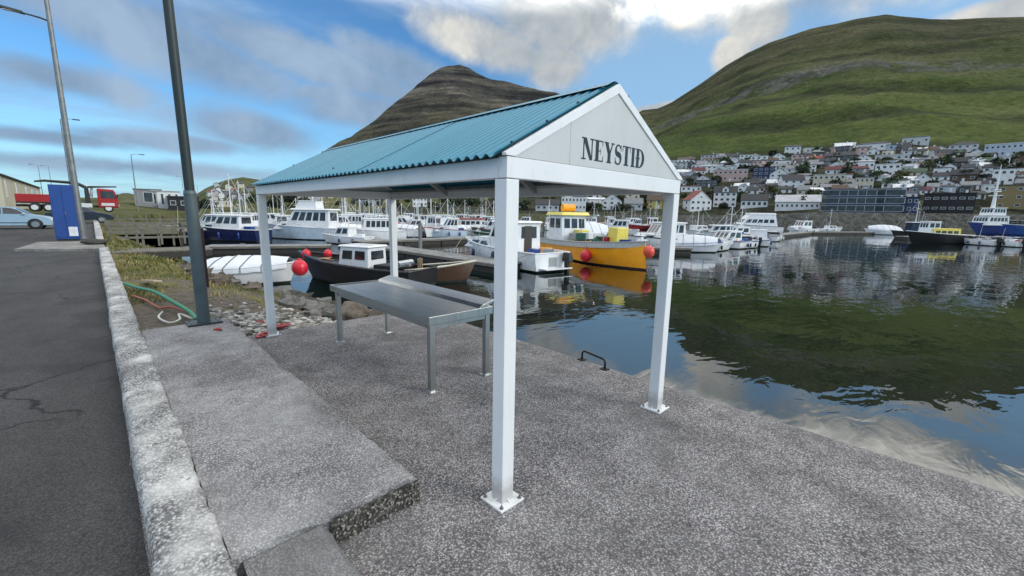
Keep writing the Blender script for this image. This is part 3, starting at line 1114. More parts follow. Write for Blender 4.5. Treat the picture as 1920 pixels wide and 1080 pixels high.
def low_z(th, d):
    s0, q, zc = SHORE(th), QUAY(th), LOWC(th)
    if d < s0:
        return -3.0 if th > theta(330) else 0.1
    if th <= theta(250) and d < s0+10:
        return .1+(q-.1)*(d-s0)/10
    if d < s0+5:
        return -3+(q+3)*(d-s0)/5
    x, y = pol(th, d)
    if d < s0+25:
        return q
    k = min(1, (d-s0-25)/(LOWD-s0-25))
    z = q+max(0, zc-q)*(k*k*(3-2*k))
    z += 1.2*fbm(x*.02, y*.02, 4)*sm(0, .2, k)
    if d > LOWD:
        z -= (d-LOWD)*.12
    return z


def hill_mat(t, b):
    at_ = N(t, 'ShaderNodeAttribute', attribute_name='rise')
    s_ = at_.outputs['Fac']
    nb = tnoise(t, .006, 8, .62)
    nm_ = tnoise(t, .03, 8, .68)
    nf = tnoise(t, .16, 6, .7)
    lay = tnoise(t, .020, 6, .65, sc=(.25, .25, 2.2))
    v = mth(t, 'ADD', mth(t, 'ADD', mth(t, 'MULTIPLY', nb, .5), mth(t, 'MULTIPLY', nm_, .3)), mth(t, 'MULTIPLY', lay, .35))
    green = ramp(t, v, [(.42, (.028, .046, .012)), (.55, (.066, .096, .024)), (.70, (.12, .145, .044))])
    moor = ramp(t, v, [(.42, (.030, .033, .019)), (.56, (.066, .068, .034)), (.70, (.115, .105, .056))])
    c_ = mix(t, ramp(t, mth(t, 'ADD', s_, mth(t, 'MULTIPLY', mth(t, 'SUBTRACT', v, .55), 1.4)), [(.22, 0.0), (.85, .95)]), green, moor)
    # rock ledges follow the layering
    sl = mth(t, 'ADD', mth(t, 'MULTIPLY', s_, 6.2), mth(t, 'MULTIPLY', nb, 1.3))
    band = mth(t, 'ABSOLUTE', mth(t, 'SUBTRACT', mth(t, 'FRACT', sl), .5))
    line = ramp(t, band, [(.0, 1.0), (.12, .65), (.24, 0.0)])
    line = mth(t, 'MULTIPLY', line, ramp(t, nm_, [(.36, 0.0), (.52, 1.0)]))
    c_ = mix(t, mth(t, 'MULTIPLY', line, .85), c_, (.028, .034, .018))
    lk = mth(t, 'ABSOLUTE', mth(t, 'SUBTRACT', s_, mth(t, 'ADD', .47, mth(t, 'MULTIPLY', mth(t, 'SUBTRACT', nb, .5), .16))))
    crag = mth(t, 'MULTIPLY', ramp(t, lk, [(.0, 1.0), (.03, .8), (.06, 0.0)]), ramp(t, nm_, [(.40, 0.0), (.54, 1.0)]))
    c_ = mix(t, mth(t, 'MULTIPLY', crag, .85), c_, ramp(t, tnoise(t, .10, 6, .7, sc=(1, 1, .25)), [(.35, (.060, .066, .060)), (.6, (.15, .15, .14))]))
    c_ = mix(t, .75, c_, ramp(t, nf, [(.30, .40), (.70, 1.6)]), 'MULTIPLY')
    c_ = mix(t, .5, c_, ramp(t, tnoise(t, .7, 4, .7), [(.3, .5), (.7, 1.5)]), 'MULTIPLY')
    # gardens, walls and lanes under the town
    town = ramp(t, tnoise(t, .12, 7, .75), [(.36, (.022, .026, .020)), (.48, (.045, .050, .030)), (.56, (.075, .08, .045)), (.66, (.14, .14, .13))])
    c_ = mix(t, ramp(t, mth(t, 'MULTIPLY', s_, -1.0), [(.0, 0.0), (.035, 1.0)]), c_, town)
    # stony shore below the street
    ps = N(t, 'ShaderNodeNewGeometry')
    sp_ = N(t, 'ShaderNodeSeparateXYZ')
    t.links.new(ps.outputs['Position'], sp_.inputs[0])
    shore_n = ramp(t, tnoise(t, .6, 6, .7), [(.3, (.05, .055, .05)), (.7, (.21, .21, .19))])
    c_ = mix(t, ramp(t, mth(t, 'MULTIPLY', s_, -1.0), [(.6, 0.0), (.8, 1.0)]), c_, shore_n)
    t.links.new(c_, b.inputs['Base Color'])
    b.inputs['Roughness'].default_value = .95
    b.inputs['Specular IOR Level'].default_value = .1
    bump(t, b, mth(t, 'SUBTRACT', mth(t, 'ADD', nf, mth(t, 'MULTIPLY', nm_, 1.5)), line), .9, 7.0)


emat('moorland', hill_mat)


def low_mat(t, b):
    nm_ = tnoise(t, .03, 8, .68)
    nf = tnoise(t, .3, 6, .7)
    c_ = ramp(t, mth(t, 'ADD', mth(t, 'MULTIPLY', nm_, .6), mth(t, 'MULTIPLY', nf, .4)), [(.36, (.022, .030, .014)), (.48, (.065, .075, .026)), (.58, (.13, .115, .055)), (.68, (.16, .155, .125))])
    t.links.new(c_, b.inputs['Base Color'])
    b.inputs['Roughness'].default_value = .95
    b.inputs['Specular IOR Level'].default_value = .1
    bump(t, b, nf, .6, .6)


emat('shore land', low_mat)


def land(name, px0, px1, ncol, ds, zf, mat, rise=None):
    mb = MB()
    t0, t1 = theta(px0), theta(px1)
    ths = [t0+(t1-t0)*i/ncol for i in range(ncol+1)]
    mb.grid([[(*pol(th, d), zf(th, d)) for th in ths] for d in ds])
    o = struct(obj(name, mb, mat, smooth=True))
    if rise:
        a = o.data.attributes.new('rise', 'FLOAT', 'POINT')
        a.data.foreach_set('value', [rise(th, d) for d in ds for th in ths])
    return o


ds_h = [120]+frange(140, 290, 2.5)+frange(295, 430, 6)+frange(440, 1180, 9)+[1200, 1240, 1300, 1450, 1700]
land('hillside', 660, 2700, 300, ds_h, hill_z, MATS['moorland'], lambda th, d: (d-DT)/(DC-DT) if d > SHORE(th)+26 else -1.0)
land('low_hill', -500, 1350, 220, [40, 55]+frange(60, 200, 2.5)+frange(206, 480, 8)+[520, 600, 800], low_z, MATS['shore land'])

# the peak across the fjord
MD = 1900.0
PEAK = crest_tab([(300, 396), (420, 385), (500, 345), (560, 310), (605, 285), (640, 264), (660, 254), (700, 228), (716, 214), (740, 193), (765, 174), (785, 156), (805, 140), (825, 128), (845, 122), (862, 121), (880, 127), (895, 137), (915, 147), (945, 152),
                  (985, 163), (1040, 174), (1060, 180), (1100, 192), (1160, 212), (1230, 240), (1330, 262), (1500, 300), (1700, 380)], MD)


def peak_z(th, d):
    zc = PEAK(th)
    x, y = pol(th, d)
    k = (d-750)/(MD-750)
    if k <= 0:
        return -2
    if k <= 1:
        z = 2+max(0, zc-2)*(.45*k+.55*k*k*k)
        st = strata(x, y, z*1.25, 15)
        gl = 26*abs(fbm(x*.004, y*.0025, 8))
        return z+(st-gl+9*fbm(x*.012, y*.012, 2))*sm(.05, .3, k)*sm(0, .10, 1-k) + 4*fbm(x*.02, y*.02, 9)*sm(.7, 1, k)
    return zc+4*fbm(x*.02, y*.02, 9)-(d-MD)*.5


def peak_mat(t, b):
    nb = tnoise(t, .004, 7, .6)
    nm_ = tnoise(t, .02, 8, .68)
    nf = tnoise(t, .09, 6, .7)
    lay = tnoise(t, .022, 6, .62, sc=(.12, .12, 1.7))
    ps = N(t, 'ShaderNodeNewGeometry')
    sp_ = N(t, 'ShaderNodeSeparateXYZ')
    t.links.new(ps.outputs['Position'], sp_.inputs[0])
    v = mth(t, 'ADD', mth(t, 'MULTIPLY', lay, .74), mth(t, 'MULTIPLY', nm_, .26))
    c_ = ramp(t, v, [(.36, (.020, .022, .019)), (.46, (.052, .050, .034)), (.54, (.085, .078, .045)), (.64, (.15, .13, .085))])
    hi = ramp(t, mth(t, 'ADD', mth(t, 'MULTIPLY', sp_.outputs[2], 1/640), mth(t, 'MULTIPLY', mth(t, 'SUBTRACT', nb, .5), .5)), [(.35, 0.0), (.75, 1.0)])
    rockc = ramp(t, v, [(.38, (.016, .017, .019)), (.48, (.050, .048, .045)), (.54, (.085, .078, .066)), (.62, (.17, .15, .12))])
    c_ = mix(t, hi, c_, rockc)
    c_ = mix(t, .7, c_, ramp(t, nf, [(.28, .5), (.72, 1.5)]), 'MULTIPLY')
    t.links.new(c_, b.inputs['Base Color'])
    b.inputs['Roughness'].default_value = .95
    b.inputs['Specular IOR Level'].default_value = .1
    bump(t, b, mth(t, 'ADD', nf, lay), .7, 9.0)


emat('layered basalt', peak_mat)
land('mountain', 250, 1750, 330, [700, 760]+frange(800, 1900, 11)+[1920, 1960, 2050, 2300, 2700], peak_z, MATS['layered basalt'])

# ================================================================== TOWN
WALLC = {'white': (.72, .73, .73), 'cream': (.54, .50, .39), 'pale grey': (.50, .51, .52), 'grey': (.24, .25, .26), 'dark grey': (.075, .08, .085), 'navy blue': (.025, .045, .11), 'black': (.016, .016, .02), 'tan': (.24, .19, .085),
         'dark red': (.15, .03, .028), 'pink': (.52, .36, .33), 'green': (.06, .12, .09), 'yellow': (.5, .38, .12), 'pale blue': (.42, .5, .58), 'brown': (.11, .07, .045)}
ROOFC = {'dark': (.035, .036, .040), 'grey': (.20, .205, .215), 'pale grey': (.42, .43, .44), 'red': (.22, .06, .045), 'maroon': (.10, .025, .028), 'white': (.66, .67, .68), 'green': (.05, .085, .055), 'brown': (.085, .055, .04), 'blue': (.05, .11, .2)}
wallm = {k: paint('wall '+k, v, .7, var=.10, scale=.5, dirt=.18, dirtcol=tuple(x*.5 for x in v)) for k, v in WALLC.items()}
roofm = {k: paint('roof '+k, v, .75, var=.25, scale=.8) for k, v in ROOFC.items()}
m_frame = paint('window frame white', (.75, .76, .77), .5, var=.03)


def glass_mat(t, b):
    t.links.new(ramp(t, tnoise(t, .9, 2, .5), [(.35, (.010, .014, .020)), (.65, (.045, .055, .07))]), b.inputs['Base Color'])
    b.inputs['Roughness'].default_value = .08
    b.inputs['Specular IOR Level'].default_value = .6


emat('dark window glass', glass_mat)
glass = MATS['dark window glass']
fr_me = {}


def window_parts(parent, x, y, z, w, h, face='front', frame=m_frame):
    """frame as a part, pane as its sub-part; front faces -y, side faces +x / -x"""
    key = (round(w, 2), round(h, 2), frame.name)
    if key not in fr_me:
        f_ = .09
        a = MB()
        a.box((0, -.02, h/2-f_/2), (w, .08, f_)).box((0, -.02, -h/2+f_/2), (w, .08, f_)).box((-w/2+f_/2, -.02, 0), (f_, .08, h-2*f_)).box((w/2-f_/2, -.02, 0), (f_, .08, h-2*f_))
        p_ = MB().box((0, 0, 0), (w-2*f_, .05, h-2*f_))
        fr_me[key] = (a.mesh('window', frame), p_.mesh('pane', glass))
    a, p_ = fr_me[key]
    rz = {'front': 0, 'right': math.pi/2, 'left': -math.pi/2, 'back': math.pi}[face]
    o = obj('window', a, None, parent, (x, y, z), rz)
    obj('pane', p_, None, o)
    return o


TOWNLIST = []


def house(loc, rz, w, d, h, wall, roof, style='gable', label=None, cat='house', rh=None, group=None, name='house', nx=None, floors=None, wincol=None, side=True, win=True, ww=None, wh=None, base=2.5, chimney=None):
    t = thing(name, label or '', cat, loc, rz, group)
    wm = wallm[wall]
    rm = roofm[roof]
    rh = rh if rh is not None else {'gable': d*.34, 'end': w*.42, 'flat': .25, 'hip': d*.26, 'dormer': d*.42, 'shed': d*.16}[style]
    body = MB()
    hx, hy = w/2, d/2
    if style in ('gable', 'dormer'):
        body.prism([(-hy, -base), (hy, -base), (hy, h), (0, h+rh), (-hy, h)], -hx, hx, lambda x, y, z: (z, x, y))
    elif style == 'end':
        body.prism([(-hx, -base), (hx, -base), (hx, h), (0, h+rh), (-hx, h)], -hy, hy)
        body.v = [(a, c2, b2) for a, b2, c2 in body.v]
    elif style == 'shed':
        body.prism([(-hy, -base), (hy, -base), (hy, h+rh), (-hy, h)], -hx, hx, lambda x, y, z: (z, x, y))
    else:
        body.box((0, 0, (h-base)/2), (w, d, h+base))
    obj('wall', body, wm, t)
    ov, th = .35, .16
    rf = MB()
    if style in ('gable', 'dormer'):
        for s in (-1, 1):
            k = rh/hy
            rf.prism([(s*(hy+ov), h-ov*k+.02), (0, h+rh+.02), (0, h+rh+.02+th), (s*(hy+ov), h-ov*k+.02+th)], -hx-ov, hx+ov, lambda x, y, z: (z, x, y))
    elif style == 'end':
        for s in (-1, 1):
            k = rh/hx
            rf.prism([(s*(hx+ov), h-ov*k+.02), (0, h+rh+.02), (0, h+rh+.02+th), (s*(hx+ov), h-ov*k+.02+th)], -hy-ov, hy+ov, lambda x, y, z: (x, z, y))
    elif style == 'hip':
        rf.add([(-hx-ov, -hy-ov, h+.02), (hx+ov, -hy-ov, h+.02), (hx+ov, hy+ov, h+.02), (-hx-ov, hy+ov, h+.02), (-hx+hy*.8, 0, h+rh), (hx-hy*.8, 0, h+rh)], [(0, 1, 5, 4), (1, 2, 5), (2, 3, 4, 5), (3, 0, 4), (3, 2, 1, 0)])
    elif style == 'shed':
        k = rh/d
        rf.prism([(-hy-ov, h-ov*k+.02), (hy+ov, h+rh+ov*k+.02), (hy+ov, h+rh+ov*k+.3), (-hy-ov, h-ov*k+.3)], -hx-ov, hx+ov, lambda x, y, z: (z, x, y))
    else:
        rf.box((0, 0, h+rh/2+.01), (w+.5, d+.5, rh))
    ro = obj('roof', rf, rm, t)
    if chimney and style != 'flat':
        obj('chimney', MB().box((w*.22, 0, h+rh+.35), (.7, .7, 1.1)), wallm['pale grey' if wall != 'pale grey' else 'white'], ro)
    if style == 'dormer':
        dm = MB()
        dw = w*.28
        dm.prism([(-dw/2, h-.6), (dw/2, h-.6), (dw/2, h+rh*.55), (0, h+rh*.98), (-dw/2, h+rh*.55)], -hy-.08, -.2, lambda x, y, z: (x, z, y))
        obj('dormer', dm, wm, t)
        dr = MB()
        for s in (-1, 1):
            dr.prism([(s*(dw/2+.25), h+rh*.50), (0, h+rh*1.0), (0, h+rh*1.0+.15), (s*(dw/2+.25), h+rh*.50+.15)], -hy-.3, -.2, lambda x, y, z: (x, z, y))
        obj('dormer_roof', dr, rm, t)
        if win:
            window_parts(t, 0, -hy-.09, h+rh*.32, dw*.4, dw*.5)
    if win:
        fl = floors or (1 if h < 4.2 else (2 if h < 7.6 else 3))
        n = nx or max(2, int(w/2.9))
        fh = h/fl
        w_, h_ = ww or min(1.5, w/n*.55), wh or min(1.35, fh*.5)
        for f_ in range(fl):
            for i in range(n):
                x = -hx+(i+.5)*w/n
                if f_ == 0 and i == n//2 and not ww and name == 'house':
                    obj('door', MB().box((x, -hy-.03, 1.0), (1.0, .08, 2.0)), wallm['dark grey' if wall in ('white', 'cream', 'pale grey') else 'white'], t)
                    continue
                window_parts(t, x, -hy, fh*(f_+.55), w_, h_)
            if side:
                for sgn, fc in ((1, 'right'), (-1, 'left')):
                    for i in range(max(1, int(d/4.5))):
                        y = -hy+(i+.5)*d/max(1, int(d/4.5))
                        window_parts(t, sgn*hx, y, fh*(f_+.55), w_, h_, fc)
        if style == 'end' and rh > 2.2:
            window_parts(t, 0, -hy, h+rh*.3, 1.0, 1.0)
    return t


def surf(th, d):
    return max(hill_z(th, d), low_z(th, d))


def ground_hit(px, py, d0=None):
    """first ground behind the shore that lies on the sight line of a photo point"""
    d_ = ray(px, py)
    th = math.atan2(d_.x, d_.y)
    tn = d_.z/math.hypot(d_.x, d_.y)
    d = SHORE(th)+7
    while d < 470:
        if surf(th, d) >= CAM.z+tn*d:
            break
        d += 1.0
    return th, d


def face_cam(th):
    # rotation that turns a house front (-y) back towards the harbour
    return -th


OCC = []


def place(x0, x1, yt, yb, wall, roof, style, label, d=None, rot=0.0, dfix=None, back=0.0, **kw):
    px = (x0+x1)/2
    th, dist = ground_hit(px, yb)
    if dfix:
        dist = dfix
    dist += back
    x, y = pol(th, dist)
    dp = depth((x, y, 5))
    sc_ = dp/FPX
    # a frontage perpendicular to the sight line covers more of the picture towards its edge
    wide = math.hypot(1, (px-960)/FPX)
    w = (x1-x0)*sc_/wide
    tot = (yb-yt)*sc_
    dd = d or min(11, max(6.5, w*.7))
    if style in ('gable', 'dormer'):
        rh = min(dd*.42, tot*.45)
    elif style == 'end':
        rh = min(w*.5, tot*.45)
    elif style == 'hip':
        rh = tot*.3
    elif style == 'shed':
        rh = tot*.2
    else:
        rh = .3
    h = max(2.3, tot-rh)
    zg = surf(th, dist)
    x, y = pol(th, dist+dd/2+.2)      # the sight line meets the foot of the front wall
    t = house((x, y, zg), face_cam(th)+rot, w, dd, h, wall, roof, style, label, rh=rh, **kw)
    OCC.append((x0, x1, yt, yb))
    return t


place(1336, 1379, 350, 389, 'white', 'dark', 'dormer', 'white house with steep dark roof and a gabled dormer in its middle, behind the marina', nx=4, chimney=True)
place(1388, 1438, 364, 390, 'white', 'dark', 'gable', 'low white house with a row of five square windows under a dark roof', nx=5, floors=1, ww=1.5, wh=1.7)
place(1451, 1535, 366, 395, 'white', 'pale grey', 'gable', 'long white boathouse with pale grey roof and small windows on the quay street', nx=9, floors=1, ww=1.0, wh=1.3, cat='building', name='boathouse')
place(1283, 1328, 358, 396, 'white', 'red', 'end', 'white house with red roof just right of the shelter post', rot=.5)
place(1541, 1681, 357, 401, 'navy blue', 'grey', 'flat', 'dark blue glass fronted office block with white floor bands', nx=4, floors=3, ww=9, wh=2.4, cat='building', name='office_building', side=False, back=7, base=.6)
place(1684, 1720, 371, 401, 'navy blue', 'dark', 'flat', 'small blue building with white lower wall between the office and the black warehouse', nx=3, floors=2, cat='building', name='building')
place(1725, 1823, 364, 402, 'black', 'dark', 'flat', 'long black clad warehouse on the far quay', nx=6, floors=2, ww=1.6, wh=.9, cat='building', name='warehouse', back=4, base=.6)
place(1854, 1990, 347, 394, 'tan', 'brown', 'flat', 'big tan box building at the right edge of the far quay', nx=4, floors=3, ww=1.5, wh=1.2, cat='building', name='building')
place(1522, 1582, 327, 352, 'cream', 'pale grey', 'flat', 'long cream two storey house with flat roof above the boathouse', nx=6)
place(1546, 1584, 312, 327, 'white', 'maroon', 'gable', 'white house with maroon roof above the long cream house', floors=1)
place(1336, 1400, 319, 341, 'pink', 'white', 'flat', 'long pink house with pale flat roof up the slope from the dormer house')
place(1460, 1503, 328, 354, 'white', 'dark', 'gable', 'white two storey house with dark roof above the long boathouse', rot=.35)
place(1410, 1450, 314, 338, 'navy blue', 'dark', 'flat', 'dark blue flat roofed house left of a white gable, mid slope')
place(1442, 1476, 316, 340, 'white', 'grey', 'end', 'white gable fronted house beside the dark blue flat roofed house')
place(1638, 1686, 308, 331, 'white', 'white', 'flat', 'white two storey block house with flat roof above the office', floors=2, nx=4)
place(1591, 1638, 300, 319, 'white', 'pale grey', 'shed', 'white house with wide windows left of the white block house', nx=5, floors=1)
place(1639, 1704, 288, 302, 'pale grey', 'white', 'shed', 'long low house with pale pinkish roof high on the slope', floors=1)
place(1693, 1735, 316, 331, 'cream', 'green', 'gable', 'cream house with green roof right of the white block house', floors=1)
place(1711, 1745, 326, 350, 'white', 'dark', 'end', 'white narrow gable house stepping down above the blue building')
place(1748, 1780, 315, 331, 'white', 'dark', 'flat', 'white cube house with three dark windows above the black warehouse', nx=3, floors=1)
place(1857, 1899, 317, 347, 'white', 'dark', 'flat', 'white three window two storey house directly above the tan building', nx=3, floors=2)
place(1858, 1892, 295, 309, 'white', 'pale grey', 'flat', 'small white framed bungalow below the top row at the right', floors=1, nx=2)
place(1777, 1832, 266, 287, 'pale grey', 'dark', 'hip', 'grey house with large dark hipped roof in the top row')
place(1842, 1925, 270, 294, 'pale blue', 'white', 'flat', 'long pale blue terrace at the right end of the top row', nx=8)
place(1690, 1741, 255, 272, 'pale grey', 'grey', 'shed', 'topmost house with slanting grey roof at the foot of the hill', floors=1)
place(1604, 1668, 266, 283, 'white', 'dark', 'hip', 'white bungalow with dark hipped roof at the upper edge of town', floors=1)
place(1601, 1636, 333, 356, 'cream', 'grey', 'flat', 'cream house with two rows of small windows above the office block', nx=4, floors=2)
place(1652, 1681, 334, 354, 'white', 'green', 'gable', 'white house with green roof behind the office block')
place(1470, 1500, 272, 292, 'white', 'dark', 'shed', 'white house under a slanted dark roof at the left of the top row')
place(1780, 1830, 318, 342, 'brown', 'dark', 'gable', 'brown timber house above the black warehouse')
place(1780, 1812, 296, 314, 'dark grey', 'dark', 'gable', 'dark grey house below the big hipped roof')
place(1545, 1600, 285, 302, 'dark grey', 'dark', 'gable', 'dark house with dark roof in the upper rows above the maroon roof')
# the town behind the shelter, seen under its beam
place(1052, 1098, 368, 396, 'white', 'grey', 'flat', 'white quay building with upright windows seen under the gable beam', nx=7, floors=2, cat='building', name='building')
place(1004, 1048, 374, 396, 'pale grey', 'dark', 'gable', 'pale grey store with dark roof seen under the gable right of the front post', cat='building', name='building')
place(1128, 1165, 364, 394, 'white', 'dark', 'end', 'white gable house seen under the middle of the gable beam')
place(1170, 1204, 372, 394, 'pale grey', 'grey', 'gable', 'pale grey house seen under the gable left of the right post')
place(1212, 1242, 366, 392, 'yellow', 'brown', 'gable', 'ochre house half behind the right shelter post')
place(774, 801, 369, 388, 'white', 'grey', 'flat', 'white block house on the low hill seen under the shelter', nx=4)
place(852, 905, 366, 378, 'grey', 'pale grey', 'flat', 'grey shed with pale roof seen under the shelter left of the front post', nx=4, floors=1, cat='building', name='building')
place(560, 600, 372, 384, 'dark grey', 'grey', 'gable', 'dark shed behind the cabin cruiser near the left post', cat='building', name='building')
place(660, 715, 366, 384, 'grey', 'dark', 'gable', 'grey boat shed behind the rows of white cabins', cat='building', name='building')
place(392, 436, 382, 388, 'cream', 'grey', 'flat', 'long low cream shed on the shore left of the shelter', nx=6, floors=1, cat='building', name='building')

# the rest of the town, row by row along the slope
rows_y = [(387, 'lowest'), (374, 'second'), (363, 'third'), (353, 'fourth'), (344, 'fifth'), (335, 'sixth'), (326, 'seventh'), (318, 'eighth'), (310, 'ninth'), (302, 'tenth'), (294, 'eleventh'), (286, 'twelfth'), (279, 'topmost')]
ordw = ['first', 'second', 'third', 'fourth', 'fifth', 'sixth', 'seventh', 'eighth', 'ninth', 'tenth', 'eleventh', 'twelfth', 'thirteenth', 'fourteenth', 'fifteenth', 'sixteenth', 'seventeenth', 'eighteenth', 'nineteenth', 'twentieth',
        'twenty-first', 'twenty-second', 'twenty-third', 'twenty-fourth', 'twenty-fifth', 'twenty-sixth', 'twenty-seventh', 'twenty-eighth']
ordw += ['twenty-ninth', 'thirtieth', 'thirty-first', 'thirty-second', 'thirty-third', 'thirty-fourth', 'thirty-fifth', 'thirty-sixth', 'thirty-seventh', 'thirty-eighth', 'thirty-ninth', 'fortieth']
top_y = lerp_table([(940, 372), (1100, 356), (1180, 335), (1240, 308), (1285, 292), (1450, 284), (1600, 270), (1700, 265), (1800, 272), (1960, 270)])
for ri, (yb, rname) in enumerate(rows_y):
    x = (985 if ri == 0 else (1100 if ri < 3 else 1225)) + rnd.uniform(0, 12)
    k = 0
    while x < 1935:
        w = rnd.uniform(19, 36)*(1.08 if ri < 4 else .92)
        jb = yb + rnd.uniform(-4, 4)
        h_ = rnd.uniform(12, 18)*(1.0 if ri < 5 else .86)
        x0, x1, yt = x, x+w, jb-h_
        x += w*rnd.uniform(.62, .90)
        if yt < top_y((x0+x1)/2)-4 or rnd.random() < .02:
            continue
        if any(min(x1, o_[1])-max(x0, o_[0]) > 9 and min(jb, o_[3])-max(yt, o_[2]) > 7 for o_ in OCC[:44]):
            continue
        if ri == 0 and x0 > 1535:
            continue
        wall = rnd.choices(['white', 'pale grey', 'cream', 'grey', 'dark grey', 'navy blue', 'dark red', 'pale blue', 'brown', 'black', 'pink', 'green'], [62, 9, 6, 4, 8, 2, 2, 3, 3, 3, 1, 1])[0]
        roof = rnd.choices(['dark', 'grey', 'pale grey', 'red', 'maroon', 'white', 'green', 'brown'], [44, 18, 10, 4, 4, 8, 5, 5])[0]
        style = rnd.choices(['gable', 'end', 'flat', 'hip', 'shed', 'dormer'], [40, 18, 14, 10, 12, 6])[0]
        if k >= len(ordw):
            break
        sty = {'gable': 'broad house', 'end': 'gable fronted house', 'flat': 'flat roofed house', 'hip': 'hip roofed house', 'shed': 'slant roofed house', 'dormer': 'dormer house'}[style]
        place(x0, x1, yt, jb, wall, roof, style, f'{wall} {sty} with {roof} roof, {ordw[k]} from left in {rname} town row', rot=rnd.uniform(-.35, .35), group='houses of the hillside town', chimney=rnd.random() < .4, side=rnd.random() < .6)
        k += 1
# small far houses on the low hill at the left
for k, (px, py) in enumerate([(392, 368), (404, 362), (416, 372), (428, 355), (441, 364), (452, 352), (463, 370), (470, 359), (520, 372), (545, 368), (620, 372), (640, 369), (740, 372), (752, 366), (815, 370), (835, 366), (880, 362)] + [(388+rnd.uniform(0, 90), rnd.uniform(350, 378)) for _ in range(16)]):
    wl = rnd.choice(['white', 'white', 'cream', 'pale grey', 'grey'])
    th, dist = ground_hit(px, py)
    place(px-5, px+5, py-5.5, py, wl, rnd.choice(['dark', 'grey', 'red']), rnd.choice(['gable', 'end']), f'tiny {wl} house far off on the low hill, {ordw[k]} from the left', group='far houses on the low hill', win=False, dfix=min(dist, 440))

# ---- trees and shrubs between the houses
def leaf_m(name, c_):
    return paint(name, c_, .8, var=.45, scale=.8)
leafs = [leaf_m('leaf dark', (.016, .028, .012)), leaf_m('leaf green', (.032, .055, .016)), leaf_m('leaf olive', (.06, .07, .022))]
bark = paint('bark', (.07, .05, .035), .9)
crowns = []
for v in range(6):
    q = MB()
    r2 = random.Random(v+40)
    for k in range(240):
        an, ph = r2.uniform(0, 6.28), math.acos(r2.uniform(-.7, 1))
        rr = (.55+.45*r2.random())*(1+.30*mnoise.noise(Vector((math.cos(an)*1.5+v*7, math.sin(an)*1.5, ph*1.3))))
        p = Vector((rr*math.sin(ph)*math.cos(an), rr*math.sin(ph)*math.sin(an), rr*math.cos(ph)*.85+.55))
        nrm = Vector((r2.gauss(0, 1), r2.gauss(0, 1), r2.gauss(.5, 1))).normalized()
        e1 = nrm.orthogonal().normalized()
        e2 = nrm.cross(e1)
        s_ = r2.uniform(.10, .24)
        q.add([p-e1*s_, p+e2*s_*.8, p+e1*s_, p-e2*s_*.8], [(0, 1, 2, 3)])
    tk = MB().tube([(0, 0, -.6), (0, 0, .2), (.03, .02, .8)], [.09, .07, .03], 6)
    for an in (0.3, 2.4, 4.5):
        tk.tube([(0, 0, .25), (.35*math.cos(an), .35*math.sin(an), .75)], [.04, .015], 5)
    crowns.append((q.mesh('crown', leafs[v % 3]), tk.mesh('trunk', bark)))


def tree(px, py, r_, k, label, group, dfix=None):
    th, d = ground_hit(px, py)
    d = dfix or d
    x, y = pol(th, d)
    t = thing('tree', label, 'tree', (x, y, surf(th, d)), rnd.uniform(0, 6), group)
    c_, tr = crowns[k % 6]
    o = obj('crown', c_, None, t)
    o2 = obj('trunk', tr, None, t)
    for q in (o, o2):
        q.scale = (r_, r_, r_*rnd.uniform(.8, 1.2))
    return t


def nth(n):
    return f"{n}{'th' if 10 < n % 100 < 14 else {1: 'st', 2: 'nd', 3: 'rd'}.get(n % 10, 'th')}"


TR = []
k = 0
for i in range(130):
    px, py = rnd.uniform(1190, 1920), rnd.uniform(286, 392)
    if py < top_y(px)+12 or (px > 1540 and py > 356):
        continue
    TR.append((px, py))
TR.sort()
for px, py in TR:
    tree(px, py, rnd.uniform(2.2, 4.2), k, f'dark bushy garden tree among the hillside houses, {nth(k+1)} from the left', 'garden trees among the hillside houses')
    k += 1
for i, px in enumerate(sorted(rnd.uniform(480, 1240) for _ in range(80))):
    tree(px, rnd.uniform(374, 395), rnd.uniform(1.5, 3.2), k+i, f'dark shoreline tree behind the marina boats, {nth(i+1)} from the left', 'shoreline trees behind the marina')
for i, px in enumerate(sorted(rnd.uniform(335, 400) for _ in range(24))):
    tree(px, 391, rnd.uniform(1.4, 2.6), k+i, f'dark green tree on the shore left of the shelter, {nth(i+1)} from the left', 'trees on the left shore')

# ================================================================== QUAYSIDE THINGS
galv = paint('weathered galvanised steel', (.24, .25, .25), .5, .55, .25, 3, .2, (.12, .10, .08))
pole_dark = paint('dark green grey steel', (.030, .042, .042), .5, .2, .25, 2)
pole_low = paint('blue grey painted steel', (.085, .115, .125), .5, .15, .25, 2.5, .25, (.08, .08, .07))
pl = thing('steel_pole', 'tall dark steel pole with grey sleeve and bolted foot at the end of the ledge', 'pole', (-.76, 6.33, .205))
obj('sleeve', MB().tube([(0, 0, .03), (0, 0, 2.05)], [.090, .084], 20), pole_low, pl, smooth=40)
obj('collar', MB().tube([(0, 0, 2.05), (0, 0, 2.10)], [.090, .074], 20), pole_low, pl, smooth=40)
obj('upper_pole', MB().tube([(-.0, 0, 2.08), (-.03, 0, 7.5)], [.066, .060], 18), pole_dark, pl, smooth=40)
fp = obj('foot_plate', MB().box((0, 0, .016), (.46, .36, .032)), pole_dark, pl, bevel=.004)
for sx in (-1, 1):
    for sy in (-1, 1):
        obj('bolt', bm_, None, fp, (sx*.18, sy*.13, .018))
obj('side_rail', MB().box((.105, .03, 1.05), (.035, .05, .95)), paint('rust brown strip', (.06, .022, .02), .7), pl)

